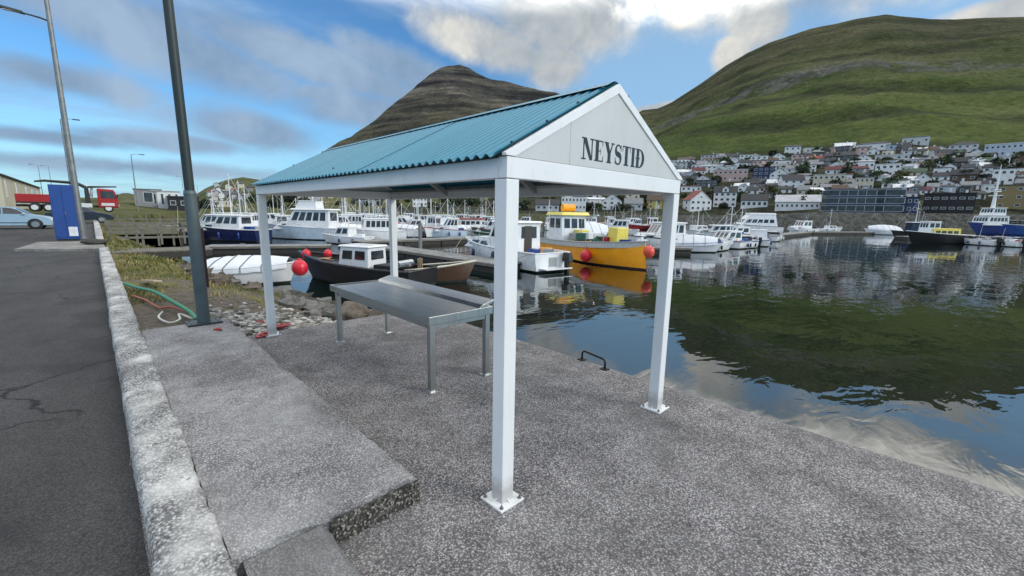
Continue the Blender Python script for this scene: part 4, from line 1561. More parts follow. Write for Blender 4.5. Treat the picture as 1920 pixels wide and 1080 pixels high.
# lamp post by the road
lp = thing('lamp_post', 'tall galvanised lamp post with one arm to the left beside the blue cabinet', 'lamp post', (-2.45, 33.87, .1))
obj('pole', MB().tube([(0, 0, 0), (0, 0, 1.6), (0, 0, 1.62), (0, 0, 15.5)], [.20, .19, .165, .085], 14), galv, lp, smooth=40)
obj('arm', MB().tube([(0, 0, 11.75), (-.35, .05, 11.85), (-1.0, .1, 11.92)], [.045, .045, .04], 8), pole_dark, lp)
hd = obj('lamp_head', MB().box((-1.35, .12, 11.97), (.95, .26, .13), top=(.8, .7, 0, 0), rot=Matrix.Rotation(.08, 3, 'Y')), pole_dark, lp, bevel=.02)
obj('lens', MB().box((-1.38, .12, 11.895), (.6, .18, .03)), paint('lamp lens', (.5, .5, .48), .2), hd)
obj('base', MB().tube([(0, 0, -.06), (0, 0, .06)], .28, 14), galv, lp)


def far_lamp(px, py, d, h, sgn, label):
    p = at_d(px, py, d)
    z0 = max(.2, p.z)
    t = thing('street_lamp', label, 'street lamp', (p.x, p.y, z0), 0, 'street lamps beyond the marina')
    obj('pole', MB().tube([(0, 0, -1), (0, 0, h)], [.11, .06], 8), galv, t)
    obj('arm', MB().tube([(0, 0, h), (sgn*.5, -.1, h+.12), (sgn*1.2, -.1, h+.15)], .04, 6), galv, t)
    obj('lamp_head', MB().box((sgn*1.5, -.1, h+.13), (.7, .25, .12)), pole_dark, t)
    return t


far_lamp(139, 392, 84, 11.6, 1, 'street lamp with short right arm behind the tall lamp post')
far_lamp(258, 386, 105, 9.0, 1, 'slim street lamp standing alone between the truck and the steel pole')
for k, (px, py, d, h) in enumerate([(84, 388, 190, 12), (103, 388, 210, 13), (347, 389, 220, 12), (368, 389, 240, 11), (374, 389, 260, 10)]):
    far_lamp(px, py, d, h, -1, f'thin distant lamp mast on the left skyline, {ordw[k]} from the left')

# blue cabinet
bl = paint('blue cabinet paint', (.012, .060, .26), .55, var=.14, scale=1.2, dirt=.15, dirtcol=(.03, .08, .2))
cb = thing('blue_cabinet', 'tall plain blue cabinet with a white notice low on its front by the lamp post', 'cabinet', (-2.98, 32.3, .13), -.04)
cb.scale = (.76, 1, 1)
obj('body', MB().box((0, 0, 1.54), (1.22, .55, 2.92)), bl, cb, bevel=.02)
obj('plinth', MB().box((0, 0, .04), (1.1, .5, .08)), paint('plinth dark', (.03, .03, .03), .8), cb)
obj('door_panel', MB().box((-.30, -.285, 1.55), (.56, .02, 2.75)), bl, cb, bevel=.005)
obj('door_panel', MB().box((.30, -.285, 1.55), (.56, .02, 2.75)), bl, cb, bevel=.005)
obj('notice', MB().box((.33, -.302, .50), (.46, .012, .50)), paint('white notice', (.72, .74, .76), .5), cb)
obj('handle', MB().box((.06, -.305, 1.5), (.03, .03, .18)), steel, cb)
bx = thing('kerb_block', 'low mossy grey stone block at the corner of the concrete pad', 'stone block', (-1.95, 28.2, .13))
obj('body', MB().ball((0, 0, .13), .5, 14, 8, 0, (1.0, .55, .32), .12, 4), rock_m[2], bx, smooth=True)

# hoses, plank and litter
def curve(pts, n=10):
    out = []
    for i in range(len(pts)-1):
        p0, p1, p2, p3 = pts[max(0, i-1)], pts[i], pts[i+1], pts[min(len(pts)-1, i+2)]
        for k in range(n):
            t_ = k/n
            out.append(tuple(.5*(2*b+(c-a)*t_+(2*a-5*b+4*c-d)*t_*t_+(3*b-a-3*c+d)*t_**3) for a, b, c, d in zip(p0, p1, p2, p3)))
    out.append(tuple(pts[-1]))
    return out
def on_bank(lst, lift):
    return [(x, y, max(bank_z(x, y), -.3)+lift+(lf or 0)) for x, y, lf in lst]
hg = obj('garden_hose', MB().tube(curve(on_bank([(-1.5, 11.9, .02), (-1.30, 10.6, .10), (-1.13, 9.3, .16), (-.95, 8.2, .13), (-.82, 7.3, .08), (-.80, 6.75, .06)], .05)), .034, 8), paint('green hose', (.02, .20, .085), .45), smooth=True)
tag(hg, 'thick green hose lying over the bank towards the steel pole', 'hose')
hg = obj('garden_hose', MB().tube(curve(on_bank([(-1.46, 9.9, .02), (-1.30, 9.1, .04), (-1.15, 8.4, .03), (-.98, 8.3, .03), (-.8, 7.6, .03)], .04)), .020, 8), paint('salmon hose', (.33, .085, .05), .55), smooth=True)
tag(hg, 'thin reddish rope hose beneath the green hose', 'hose')
hg = obj('garden_hose', MB().tube(curve(on_bank([(-1.15, 7.9, .03), (-1.25, 7.3, .03), (-1.15, 6.9, .03), (-1.0, 7.0, .04), (-.95, 7.5, .04), (-.82, 7.0, .04)], .03)), .016, 8), paint('white hose', (.55, .55, .48), .55), smooth=True)
tag(hg, 'coiled pale hose on the soil by the foot of the steel pole', 'hose')
pk = at(286, 543, .02)
o = obj('plank', MB().box((0, 0, 0), (.16, 1.35, .035)), paint('bare wood plank', (.52, .40, .27), .75, var=.2, scale=6), None, (pk.x, pk.y, bank_z(pk.x, pk.y)+.16), .18, bevel=.003)
o.rotation_euler = (-.10, .12, .10)
tag(o, 'short bare wooden plank lying on the grass bank above the green hose', 'plank')
redm = paint('red plastic scrap', (.30, .02, .025), .5, var=.4, scale=20)
for k, (px, py, r_, lb) in enumerate([(527, 611, .085, 'crumpled red net scrap right of the far left shelter post'), (492, 628, .07, 'flat dark red scrap left of the far left shelter post'), (410, 619, .04, 'small red scrap on the ledge near the steel pole'), (484, 604, .05, 'small dark red scrap in the gravel')]):
    p = at(px, py, .205 if k == 2 else 0.02)
    z = .205 if k == 2 else max(bank_z(p.x, p.y), 0)
    o = obj('net_scrap', MB().ball((0, 0, 0), r_, 14, 9, 0, (1.5, 1.0, .45), .55, k+60), redm, None, (p.x, p.y, z+r_*.25), k)
    tag(o, lb, 'litter')

# ------------------------------------------------------------------ wooden pier, railing, fence
wood_g = paint('weathered grey timber', (.15, .138, .115), .8, var=.3, scale=4)
wood_d = paint('dark wet timber', (.035, .032, .028), .75, var=.3, scale=4)
conc = aggregate('pontoon concrete', [(.40, .41, .40), (.32, .33, .32), (.46, .46, .44)], 30, .5, (.36, .37, .36), .3, .3)
pr_ = thing('timber_pier', 'short grey timber pier with railing leading off the road behind the steel pole', 'pier', (-1.5, 22.9, .12))
for k in range(21):
    obj('plank', MB().box((.08+k*.165, 0, .03), (.155, 1.9, .06)), wood_g, pr_, (0, 0, rnd.uniform(-.004, .004)))
for y in (-.88, .88):
    obj('beam', MB().box((1.72, y, -.13), (3.4, .14, .24)), wood_d, pr_)
for x in (1.6, 3.1):
    for y in (-.8, .8):
        obj('pile', MB().tube([(x, y, -2.6), (x, y, -.26)], .11, 10), wood_d, pr_)
for x in (1.15, 2.55, 3.3):
    obj('rail_post', MB().box((x, .86, .62), (.09, .09, 1.12)), wood_d if x > 2 else wood_g, pr_)
for z in (.55, .95):
    obj('rail', MB().box((1.85, .79, z), (3.1, .045, .10)), wood_g, pr_)
# second fence further along the bank
fe = thing('timber_fence', 'low grey timber fence on the grass beyond the pier', 'fence', (-1.3, 29.5, .12))
for x in (0, 1.05, 2.1, 3.15):
    obj('fence_post', MB().box((x, 0, .45), (.10, .10, 1.25)), wood_g, fe)
for z in (.55, .98):
    obj('rail', MB().box((1.6, -.075, z), (3.5, .045, .12)), wood_g, fe)
for k, (y, x1, zt) in enumerate([(38, 3.4, .45), (47, 4.4, .5), (60, 7.0, .6)]):
    f2 = thing('timber_fence', ['grey rail fence behind the dark moored boat, nearest of three', 'grey rail fence further up the shore, middle of three', 'farthest grey rail fence below the white building'][k], 'fence', (-1.2, y, 0))
    nn = 5+k
    for i in range(nn):
        obj('fence_post', MB().box((x1*i/(nn-1), 0, zt*.3), (.12, .12, zt*1.6+1.0)), wood_g, f2)
    for z in (zt*.55, zt*1.15):
        obj('rail', MB().box((x1/2, -.09, z), (x1, .05, .13)), wood_g, f2)


def pontoon(p0, p1, w, label, top=-.58, posts=()):
    a, b = Vector((p0[0], p0[1], 0)), Vector((p1[0], p1[1], 0))
    L = (b-a).length
    t = thing('pontoon', label, 'pontoon', (a.x, a.y, WATER), math.atan2((b-a).y, (b-a).x), 'floating pontoons of the marina')
    hz = top-WATER
    n = max(1, int(L/4))
    for k in range(n):
        obj('deck', MB().box(((k+.5)*L/n, 0, hz-.05), (L/n-.03, w, .10)), conc, t, bevel=.01)
        obj('float', MB().box(((k+.5)*L/n, 0, (hz-.10)/2-.28), (L/n-.12, w-.12, hz-.10+.55)), wood_d, t)
    for s in (-1, 1):
        obj('fender_board', MB().box((L/2, s*(w/2+.03), hz-.10), (L, .055, .14)), wood_g, t)
    for (x, y, h) in posts:
        obj('pile', MB().tube([(x, y, -1.5), (x, y, h)], .13, 12), galv, t, smooth=40)
    for k in range(n):
        obj('cleat', MB().box(((k+.5)*L/n, w/2-.15, hz+.04), (.28, .06, .08), top=(1.3, 1, 0, 0)), steel, t)
    return t


pontoon((3.7, 34.9), (11.0, 31.4), 1.9, 'grey pontoon behind the tarp covered boat at the end of the pier')
pontoon((13.9, 28.5), (13.9, 14.6), 1.9, 'long pontoon between the black fishing boat and the white motorboat', posts=[(3.4, 1.1, 2.35)])
pontoon((14.4, 34.5), (31, 34.5), 1.9, 'cross pontoon behind the white motorboat')
pontoon(at(1310, 452, -.6)[:2], at(1525, 433.5, -.6)[:2], 2.0, 'long pontoon running out to the right behind the open motorboats')
pontoon(at(1515, 434.5, -.6)[:2], at(1645, 435, -.6)[:2], 2.2, 'pontoon with the cabin cruiser far out to the right')
pontoon(at(1690, 443, -.6)[:2], at(1960, 447, -.6)[:2], 2.2, 'pontoon at the right edge behind the black hulled boat')
pontoon(at(1130, 462, -.6)[:2], at(1290, 464, -.6)[:2], 1.6, 'pontoon behind the yellow boat')

# ================================================================== BOATS
HULL = {'white': (.76, .77, .78), 'navy': (.010, .016, .075), 'black': (.006, .006, .007), 'orange': (.92, .37, .010), 'yellow': (.80, .66, .12), 'pale blue': (.50, .60, .70), 'blue': (.015, .05, .22), 'red': (.30, .02, .02), 'brown': (.07, .035, .02), 'grey': (.30, .31, .31), 'cream': (.68, .64, .52),
        'dark': (.022, .022, .024), 'green': (.04, .12, .09)}
hullm = {k: paint('gelcoat '+k, v, .28 if k != 'black' else .55, var=.08, scale=1.6, dirt=.22, dirtcol=tuple(x*.55+.02 for x in v)) for k, v in HULL.items()}
boot = paint('antifouling', (.035, .022, .022), .8, var=.3)
boot_g = paint('waterline weed', (.020, .028, .020), .85, var=.4)
rubber = paint('black rubber', (.012, .012, .012), .6)
motor_m = paint('outboard black', (.012, .012, .013), .3)
rail_m = paint('bright rail steel', (.55, .56, .57), .25, .9)
fend = paint('red buoy', (.62, .018, .035), .32, var=.12, scale=3)
fend_o = paint('orange buoy', (.70, .08, .05), .35, var=.12, scale=3)
canvas = paint('white tarpaulin', (.66, .69, .73), .55, var=.08, scale=2, bmp=.3)
canvas_b = paint('blue tarpaulin', (.03, .07, .22), .6, var=.15, scale=2, bmp=.3)
rope_m = paint('tan rope', (.36, .27, .16), .9, var=.3, scale=30)
rope_d = paint('dark rope', (.03, .032, .035), .9)


def hull_pts(L, B, H, t_, rise, full=.55, rake=.14):
    """half section at t_ (0 stern .. 1 bow): list of (x, y, z)"""
    k = max(0, (t_-full)/(1-full))
    hb = B/2*(1-k**2.3)*(.90+.10*min(1, t_/.3))
    zs = H*(1+rise*t_**2.2)
    wl = B/2*(1-k**1.6)*(.84+.1*min(1, t_/.3))
    out = []
    for (fy, z, wt) in ((0.0, -.38, 0), (wl*.78, -.12, 0), (wl*.97, .10, .1), (wl+(hb-wl)*.55, zs*.55, .5), (hb, zs-.06, .95), (hb, zs, 1)):
        x = -L/2 + L*(t_*(1-rake)) + L*rake*t_**3*(z+.38)/(zs+.38)
        out.append((x, max(fy, .012) if fy or z > -.3 else 0.0, z))
    return out


def make_hull(t, L, B, H, rise, hull, stripe, deckm, bootm=boot, full=.55, rake=.14, deck_drop=.16):
    ns = 15
    st = [i/(ns-1) for i in range(ns)]
    secs = [hull_pts(L, B, H, u, rise, full, rake) for u in st]
    mb = MB()
    for s in (1, -1):
        rows = [[(p[0], s*p[1], p[2]) for p in sec] for sec in secs]
        b0 = len(mb.f)
        mb.grid(rows)
        for i in range(b0, len(mb.f)):
            c_ = (i-b0) % 5
            mb.m[i] = 2 if c_ < 2 else (1 if c_ == 4 else 0)
    sec = secs[0]
    n = len(sec)
    poly = [(p[0], p[1], p[2]) for p in sec] + [(p[0], -p[1], p[2]) for p in sec[::-1]]
    mb.add(poly[:3]+poly[-3:], [(0, 1, 2, 3, 4, 5)], 2)
    mb.add([poly[2], poly[3], poly[4], poly[5], poly[6], poly[7], poly[8], poly[9]], [tuple(range(8))], 0)
    h = obj('hull', mb, [hull, stripe, bootm], t, smooth=35)
    dk = MB()
    rows = []
    for sec in secs:
        x, y, z = sec[-1]
        rows.append([(x-.03*L*(x > L*.35), max(0, y-.05), z-deck_drop), (x-.03*L*(x > L*.35), -max(0, y-.05), z-deck_drop)])
    dk.grid(rows)
    obj('deck', dk, deckm, t)
    gw = MB()
    for s in (1, -1):
        gw.tube([(sec[-1][0], s*sec[-1][1], sec[-1][2]-.01) for sec in secs], .035 if L < 6 else .05, 6)
    gw.tube([(secs[0][-1][0], secs[0][-1][1], secs[0][-1][2]-.01), (secs[0][-1][0], -secs[0][-1][1], secs[0][-1][2]-.01)], .035, 6)
    obj('gunwale', gw, stripe, t)
    return secs


def face_pt(q, u, v, off):
    a = Vector(q[0]).lerp(Vector(q[1]), u)
    b = Vector(q[3]).lerp(Vector(q[2]), u)
    n = (Vector(q[1])-Vector(q[0])).cross(Vector(q[3])-Vector(q[0])).normalized()
    return a.lerp(b, v)+n*off


def pane_on(parent, q, u0, u1, v0, v1, m=None, name='window', off=.018):
    mb = MB()
    A = [face_pt(q, u, v, off) for u, v in ((u0, v0), (u1, v0), (u1, v1), (u0, v1))]
    B_ = [face_pt(q, u, v, -.01) for u, v in ((u0, v0), (u1, v0), (u1, v1), (u0, v1))]
    mb.add(A+B_, [(0, 1, 2, 3), (0, 4, 5, 1), (1, 5, 6, 2), (2, 6, 7, 3), (3, 7, 4, 0)])
    return obj(name, mb, m or glass, parent)


def cabin(t, x0, x1, w, z0, h, sf=.5, sr=.05, side=.06, wall=None, roof=None, ns=3, nf=2, nr=1, v0=.5, v1=.88, ov=.12, name='wheelhouse', roof_h=.07, door=None, ovf=None):
    """house of a boat: x0 rear, x1 front at deck; windows are its sub-parts"""
    wall = wall or hullm['white']
    b = [(x0, -w/2, z0), (x1, -w/2, z0), (x1, w/2, z0), (x0, w/2, z0)]
    tw = w/2-side*h
    u = [(x0+sr*h, -tw, z0+h), (x1-sf*h, -tw, z0+h), (x1-sf*h, tw, z0+h), (x0+sr*h, tw, z0+h)]
    mb = MB().add(b+u, [(0, 1, 5, 4), (1, 2, 6, 5), (2, 3, 7, 6), (3, 0, 4, 7), (4, 5, 6, 7), (3, 2, 1, 0)])
    c_ = obj(name, mb, wall, t, bevel=.03)
    q_r = [b[0], b[1], u[1], u[0]]
    q_l = [b[2], b[3], u[3], u[2]]
    q_f = [b[1], b[2], u[2], u[1]]
    q_b = [b[3], b[0], u[0], u[3]]
    for q, n in ((q_r, ns), (q_l, ns), (q_f, nf), (q_b, nr)):
        for i in range(n):
            a0, a1 = .06+.88*i/n, .06+.88*(i+1)/n
            g = .12*(a1-a0)
            pane_on(c_, q, a0+g, a1-g, v0, v1)
    if door:
        pane_on(c_, q_b, .30, .62, .04, .90, door, 'door', .025)
    xf = u[1][0]+(ovf if ovf is not None else ov)
    rf = MB().box(((u[0][0]-ov+xf)/2, 0, z0+h+roof_h/2+.003), (xf-u[0][0]+ov, 2*tw+2*ov*.7, roof_h), top=(.94, .90, 0, 0))
    obj('cabin_roof', rf, roof or wall, c_, bevel=.02)
    return c_


def mast(t, x, z0, h, m=rail_m, r_=.035, cross=True, light=True, y=0.0):
    mb = MB().tube([(x, y, z0), (x, y, z0+h)], [r_, r_*.6], 8)
    if cross:
        mb.tube([(x, y-.35, z0+h*.72), (x, y+.35, z0+h*.72)], r_*.5, 6)
    o = obj('mast', mb, m, t)
    if light:
        obj('lamp', MB().tube([(x, y, z0+h), (x, y, z0+h+.14)], .05, 8), hullm['white'], o)
    return o


def railing(t, L, B, H, rise, t0, t1, h=.45, n=5, inset=.08, m=rail_m, full=.55, rake=.14):
    mb = MB()
    for s in (1, -1):
        top = []
        for i in range(n+1):
            u = t0+(t1-t0)*i/n
            p = hull_pts(L, B, H, u, rise, full, rake)[-1]
            q = (p[0]-(.04 if i == n else 0), s*max(.02, p[1]-inset), p[2])
            mb.tube([q, (q[0], q[1], q[2]+h)], .014, 5)
            top.append((q[0], q[1], q[2]+h))
        mb.tube(top, .018, 6)
        mb.tube([(a[0], a[1], a[2]-h*.5) for a in top], .012, 5)
    return obj('railing', mb, m, t)


def outboard(t, x, z, s_=1.0, y=0.0, m=None, tilt=0.0):
    o = MB()
    o.box((x-.22*s_, y, z+.25*s_), (.50*s_, .34*s_, .46*s_), top=(.80, .78, .03, 0))
    e = obj('outboard_motor', o, m or motor_m, t, bevel=.04*s_)
    lg = MB().box((x-.18*s_, y, z-.28*s_), (.20*s_, .14*s_, .62*s_), top=(1.2, 1.2, 0, 0)).box((x-.12*s_, y, z-.66*s_), (.5*s_, .12*s_, .10*s_))
    obj('motor_leg', lg, rubber, e)
    return e


def windscreen(t, x, w, z, h, m=None):
    mb = MB()
    P = [(x-.5, -w/2, z), (x+.25, -w/2*.8, z), (x+.45, 0, z), (x+.25, w/2*.8, z), (x-.5, w/2, z)]
    T = [(p[0]-.35*h/.5, p[1]*.92, z+h) for p in P]
    mb.grid([P, T])
    mb.grid([[(a, b, c_) for a, b, c_ in [(p[0]-.02, p[1]*.98, p[2]) for p in P]], [(p[0]-.02, p[1]*.98, p[2]) for p in T]])
    o = obj('windscreen', mb, m or glass, t)
    obj('windscreen_frame', MB().tube(T, .022, 6), rail_m, o)
    return o


def tarp(t, L, B, H, rise, m, h=.45, t0=.02, t1=.93, ropes=True, full=.55, rake=.14, drop=.22):
    rows = []
    n = 16
    for i in range(n+1):
        u = t0+(t1-t0)*i/n
        p = hull_pts(L, B, H, u, rise, full, rake)[-1]
        b = p[1]+.03
        hh = h*max(0.0, math.sin(math.pi*min(1, max(0, .12+u*.86))))**.5
        rows.append([(p[0], y*b, p[2]-(drop if abs(y) == 1.0 else 0)+.03*fbm(i*.9, y*3, L)+(hh*(1-abs(y)**1.4)+.01 if abs(y) < 1 else 0)) for y in (-1.0, -.99, -.75, -.5, -.25, 0, .25, .5, .75, .99, 1.0)])
    mb = MB().grid(rows)
    o = obj('tarpaulin', mb, m, t, smooth=True)
    if ropes:
        rp = MB()
        for i in range(1, n, 3):
            rp.tube([(x, y*1.02, z+.015) for x, y, z in rows[i]], .014, 5)
        obj('lashing', rp, rope_d, o)
    return o


def seat_row(t, L, B, H):
    mb = MB()
    for k in (-.25, .05):
        mb.box((L*k, 0, H*.55), (.5, B*.7, .12), )
        mb.box((L*k-.25, 0, H*.55+.25), (.10, B*.66, .42))
    return obj('seat', mb, paint('boat seat', (.35, .36, .38), .6), t)


def boat(px, py, head, L, B, H, label, hull='white', stripe=None, deck='white', rise=.35, kind='cruiser', cat='boat', group=None, world=None, name='motorboat', **kw):
    p = Vector(world) if world else at(px, py, WATER)
    t = thing(name, label, cat, (p.x, p.y, WATER), RAD(head-44.0) if world is None or kw.get('camrel', True) and not kw.get('abs') else RAD(head), group)
    hm = hullm[hull]
    sm_ = hullm[stripe] if stripe else hm
    full, rake = kw.get('full', .5), kw.get('rake', .14)
    secs = make_hull(t, L, B, H, rise, hm, sm_, hullm[deck], boot_g if kw.get('weed', True) else boot, full, rake)
    wall = hullm[kw.get('wall', 'white')]
    roof = hullm[kw.get('roof', 'white')]
    zd = H-.16
    if kind == 'cruiser':       # fore cabin with swept screen, hard top aft
        c1 = cabin(t, -L*.02, L*.36, B*.72, zd, H*.55+.1, 1.3, .0, .2, wall, roof, 2, 0, 0, .3, .75, .0, 'fore_cabin', .03)
        cabin(t, -L*.26, L*.17, B*.76, zd, kw.get('ch', 1.55), .62, .02, .08, wall, roof, kw.get('ns', 3), 3, 1, .48, .90, .16, 'wheelhouse', .09, kw.get('door'))
        railing(t, L, B, H, rise, .55, .99, .42, 6, full=full, rake=rake)
        if kw.get('mast', True):
            mast(t, -L*.16, zd+kw.get('ch', 1.55)+.08, .9)
    elif kind == 'wheelhouse':  # fishing boat: upright wheelhouse forward or aft
        cx = kw.get('cx', .05)
        cabin(t, L*(cx-.13), L*(cx+.13), B*.62, zd, kw.get('ch', 1.75), .12, .0, .04, wall, roof, kw.get('ns', 2), 3, 1, .55, .88, .16, 'wheelhouse', .09, kw.get('door', hullm['brown']))
        mast(t, L*(cx-.10), zd+kw.get('ch', 1.75)+.08, kw.get('mh', 1.6))
        obj('hatch', MB().box((L*.27, 0, zd+.12), (L*.14, B*.4, .26)), wall, t, bevel=.02)
        if kw.get('rail'):
            railing(t, L, B, H, rise, .6, .98, .4, 5, full=full, rake=rake)
    elif kind == 'open':
        windscreen(t, L*.08, B*.72, H-.05, .50)
        seat_row(t, L, B, H)
        obj('foredeck', MB().box((L*.24, 0, H-.03), (L*.28, B*.55, .06)), hullm['white'], t, bevel=.02)
        railing(t, L, B, H, rise, .6, .98, .28, 4, full=full, rake=rake)
    elif kind == 'tarp':
        tarp(t, L, B, H, rise, kw.get('tm', canvas), kw.get('th', .5), full=full, rake=rake)
    elif kind == 'cuddy':       # small boat with wrap-around wheelhouse in the middle
        cabin(t, -L*.16, L*.22, B*.74, zd, kw.get('ch', 1.4), .75, .0, .10, wall, roof, kw.get('ns', 2), 3, 0, .45, .90, .10, 'wheelhouse', .07)
        railing(t, L, B, H, rise, .6, .99, .35, 5, full=full, rake=rake)
        if kw.get('mast', True):
            mast(t, -L*.12, zd+kw.get('ch', 1.4)+.06, .7)
    if kw.get('motor'):
        for j in range(kw['motor']):
            outboard(t, -L/2-.02, H-.25, kw.get('ms', 1.0), (j-(kw['motor']-1)/2)*.5)
    if kind not in ('none', 'tarp'):
        q = MB()
        hx = -L*.12
        zt = H+(kw.get('ch', 1.4) if kind in ('cruiser', 'cuddy', 'wheelhouse') else .1)
        q.tube([(hx, B*.2, zt-.2), (hx-.25, B*.2, zt+rnd.uniform(1.4, 2.6))], [.020, .010], 5)
        if rnd.random() < .55 and kind != 'open':
            mz = zt+rnd.uniform(2.0, 4.2)
            q.tube([(hx+.5, 0, zt-.3), (hx+.5, 0, mz)], [.055, .035], 6)
            q.tube([(hx+.5, 0, mz-.1), (L*.48, 0, H*1.3)], .014, 4)
            q.tube([(hx+.5, 0, mz-.1), (-L*.45, 0, H)], .014, 4)
            q.tube([(hx+.5, -.45, mz*.8), (hx+.5, .45, mz*.8)], .02, 4)
        obj('antenna', q, hullm['white'], t)
        for _ in range(rnd.choice([1, 2, 3])):
            cw = rnd.uniform(.3, .6)
            obj('deck_box', MB().box((-L*rnd.uniform(.30, .42), rnd.uniform(-.25, .25)*B, H-.16+cw*.4), (cw*1.3, cw, cw*.8)), hullm[rnd.choice(['blue', 'grey', 'white', 'orange', 'green', 'dark', 'red'])], t, bevel=.02)
        fb = hullm[rnd.choice(['white', 'navy', 'black', 'blue'])]
        for s in (1, -1):
            for u in (.25, .55):
                p_ = hull_pts(L, B, H, u, rise, full, rake)[-1]
                obj('fender', MB().tube([(p_[0], s*(p_[1]+.07), H*.25), (p_[0], s*(p_[1]+.09), H*.30), (p_[0], s*(p_[1]+.09), H*.72), (p_[0], s*(p_[1]+.06), H*.78)], [.04, .09, .09, .03], 8), fb, t, smooth=True)
    return t, secs


def buoy(p, r_, label, m=fend, cat='buoy'):
    t = thing('buoy', label, cat, p)
    obj('ball', MB().ball((0, 0, 0), r_, 20, 14, 0, (1, 1, 1.06)), m, t, smooth=True)
    obj('neck', MB().tube([(0, 0, r_*.98), (0, 0, r_*1.22)], [r_*.28, r_*.2], 10), m, t)
    obj('line', MB().tube([(0, 0, r_*1.2), (.05, .05, r_*2.0)], .012, 5), rope_d, t)
    return t


# nearest boats ------------------------------------------------------
t, s_ = boat(474, 530, 4, 3.9, 2.3, .70, 'small white boat under a lashed white tarpaulin close to the rocky bank', kind='tarp', th=.42, full=.45, name='covered_boat')
# black fishing boat, bow to the left, low white wheelhouse
t, s_ = boat(672, 528, 158, 6.9, 2.4, .78, 'black hulled fishing boat with low white wheelhouse behind the steel table', hull='black', stripe='dark', deck='dark', kind='none', name='fishing_boat', rise=.55)
cabin(t, -1.1, .55, 1.25, .55, 1.05, .15, 0, .05, hullm['white'], hullm['white'], 2, 2, 1, .5, .85, .10)
obj('engine_box', MB().box((-1.8, 0, .62), (1.0, 1.2, .55), top=(.95, .9, 0, 0)), hullm['black'], t, bevel=.02)
obj('net_roller', MB().tube([(-2.5, -.5, .95), (-2.5, .5, .95)], .16, 12), rail_m, t)
fpile = MB()
for k in range(7):
    fpile.tube(curve([(1.4+.1*k, -.6+.15*k, .75+.02*k), (1.9, -.1*k+.2, .95), (2.3-.05*k, .2, .85), (1.6, .5-.1*k, .80)], 5), .03, 5)
obj('rope_pile', fpile, rope_m, t)
bp_ = t.matrix_basis
def loc_of(t_, p):
    return Matrix.Translation(t_.location) @ Matrix.Rotation(t_.rotation_euler.z, 4, 'Z') @ Vector(p)
buoy(at_y(562, 502, 16.4), .31, 'big bright red buoy hanging at the bow of the black fishing boat')
buoy(loc_of(t, (2.75, .25, 1.12)), .20, 'small red buoy on deck behind the big bow buoy')
buoy(loc_of(t, (2.05, -.35, 1.12)), .19, 'pinkish red buoy on the foredeck among the ropes of the black boat')
# dark wooden boat pointing right
t, s_ = boat(806, 528, 4, 4.2, 1.7, .62, 'dark wooden rowing boat with pale gunwale just beyond the table', hull='brown', stripe='cream', deck='dark', kind='none', name='rowing_boat', rise=.6, full=.35)
for x in (-1.0, .2):
    obj('thwart', MB().box((x, 0, .47), (.24, 1.4, .04)), hullm['cream'], t)
obj('bow_plank', MB().box((.9, 0, .74), (1.5, .42, .05), rot=Matrix.Rotation(-.12, 3, 'Y')), hullm['cream'], t)
post = obj('rope_post', MB().tube([(-.35, -.55, .1), (-.35, -.55, 1.15)], .055, 10), wood_g, t)
cl = MB()
for k in range(5):
    a0 = k*1.3
    cl.tube([(-.35+.09*math.cos(a0+u*.7), -.55+.09*math.sin(a0+u*.7), 1.1-.10*k-.12*(u % 2)) for u in range(10)], .028, 6)
obj('rope_coil', cl, rope_m, post)
# white motorboat moored along the pontoon
t, s_ = boat(0, 0, 83, 9.2, 2.8, 1.05, 'white motorboat with brown cabin door, stern towards the quay, just right of the front post', kind='none', name='motorboat', world=(16.55, 17.9, WATER), abs=True, rise=.4)
cabin(t, .2, 3.3, 1.9, .90, .70, 1.6, 0, .25, hullm['white'], hullm['white'], 2, 0, 0, .3, .7, 0, 'fore_cabin', .03)
cabin(t, -2.5, .9, 1.8, .85, 1.75, .55, .0, .05, hullm['white'], hullm['white'], 3, 3, 1, .5, .88, .18, 'wheelhouse', .10, paint('brown door', (.045, .035, .03), .4))
railing(t, 9.2, 2.8, 1.05, .4, .5, .99, .45, 6, full=.5)
mast(t, -1.2, 2.72, 1.1)
obj('swim_platform', MB().box((-4.9, .0, .22), (.60, 1.9, .06)), hullm['white'], t, bevel=.01)
obj('transom_panel', MB().box((-4.615, 0, .55), (.03, .55, .5)), hullm['grey'], t)
obj('mooring_line', MB().tube(curve([(-4.4, 1.2, 1.1), (-3.4, 1.9, .62), (-2.6, 2.15, .56)], 8), .022, 5), rope_m, t)
obj('mooring_line', MB().tube(curve([(4.2, .5, 1.45), (3.4, 1.5, .8), (2.6, 2.1, .58)], 8), .022, 5), rope_m, t)
outboard(t, -4.75, .55, 1.1, -.75)
for s in (1, -1):
    for x in (-3.0, -1.0, 1.2):
        obj('fender', MB().tube([(x, s*1.47, .30), (x, s*1.50, .36), (x, s*1.50, .82), (x, s*1.46, .90)], [.05, .11, .11, .04], 10), hullm['navy'], t, smooth=True)
for k, (x, y, c_) in enumerate([(-3.7, .6, 'blue'), (-3.4, -.5, 'orange'), (-4.1, -.1, 'grey')]):
    obj('fish_crate', MB().box((x, y, 1.06), (.6, .42, .34), rz=k*.4, top=(1.08, 1.08, 0, 0)), hullm[c_], t, bevel=.015)
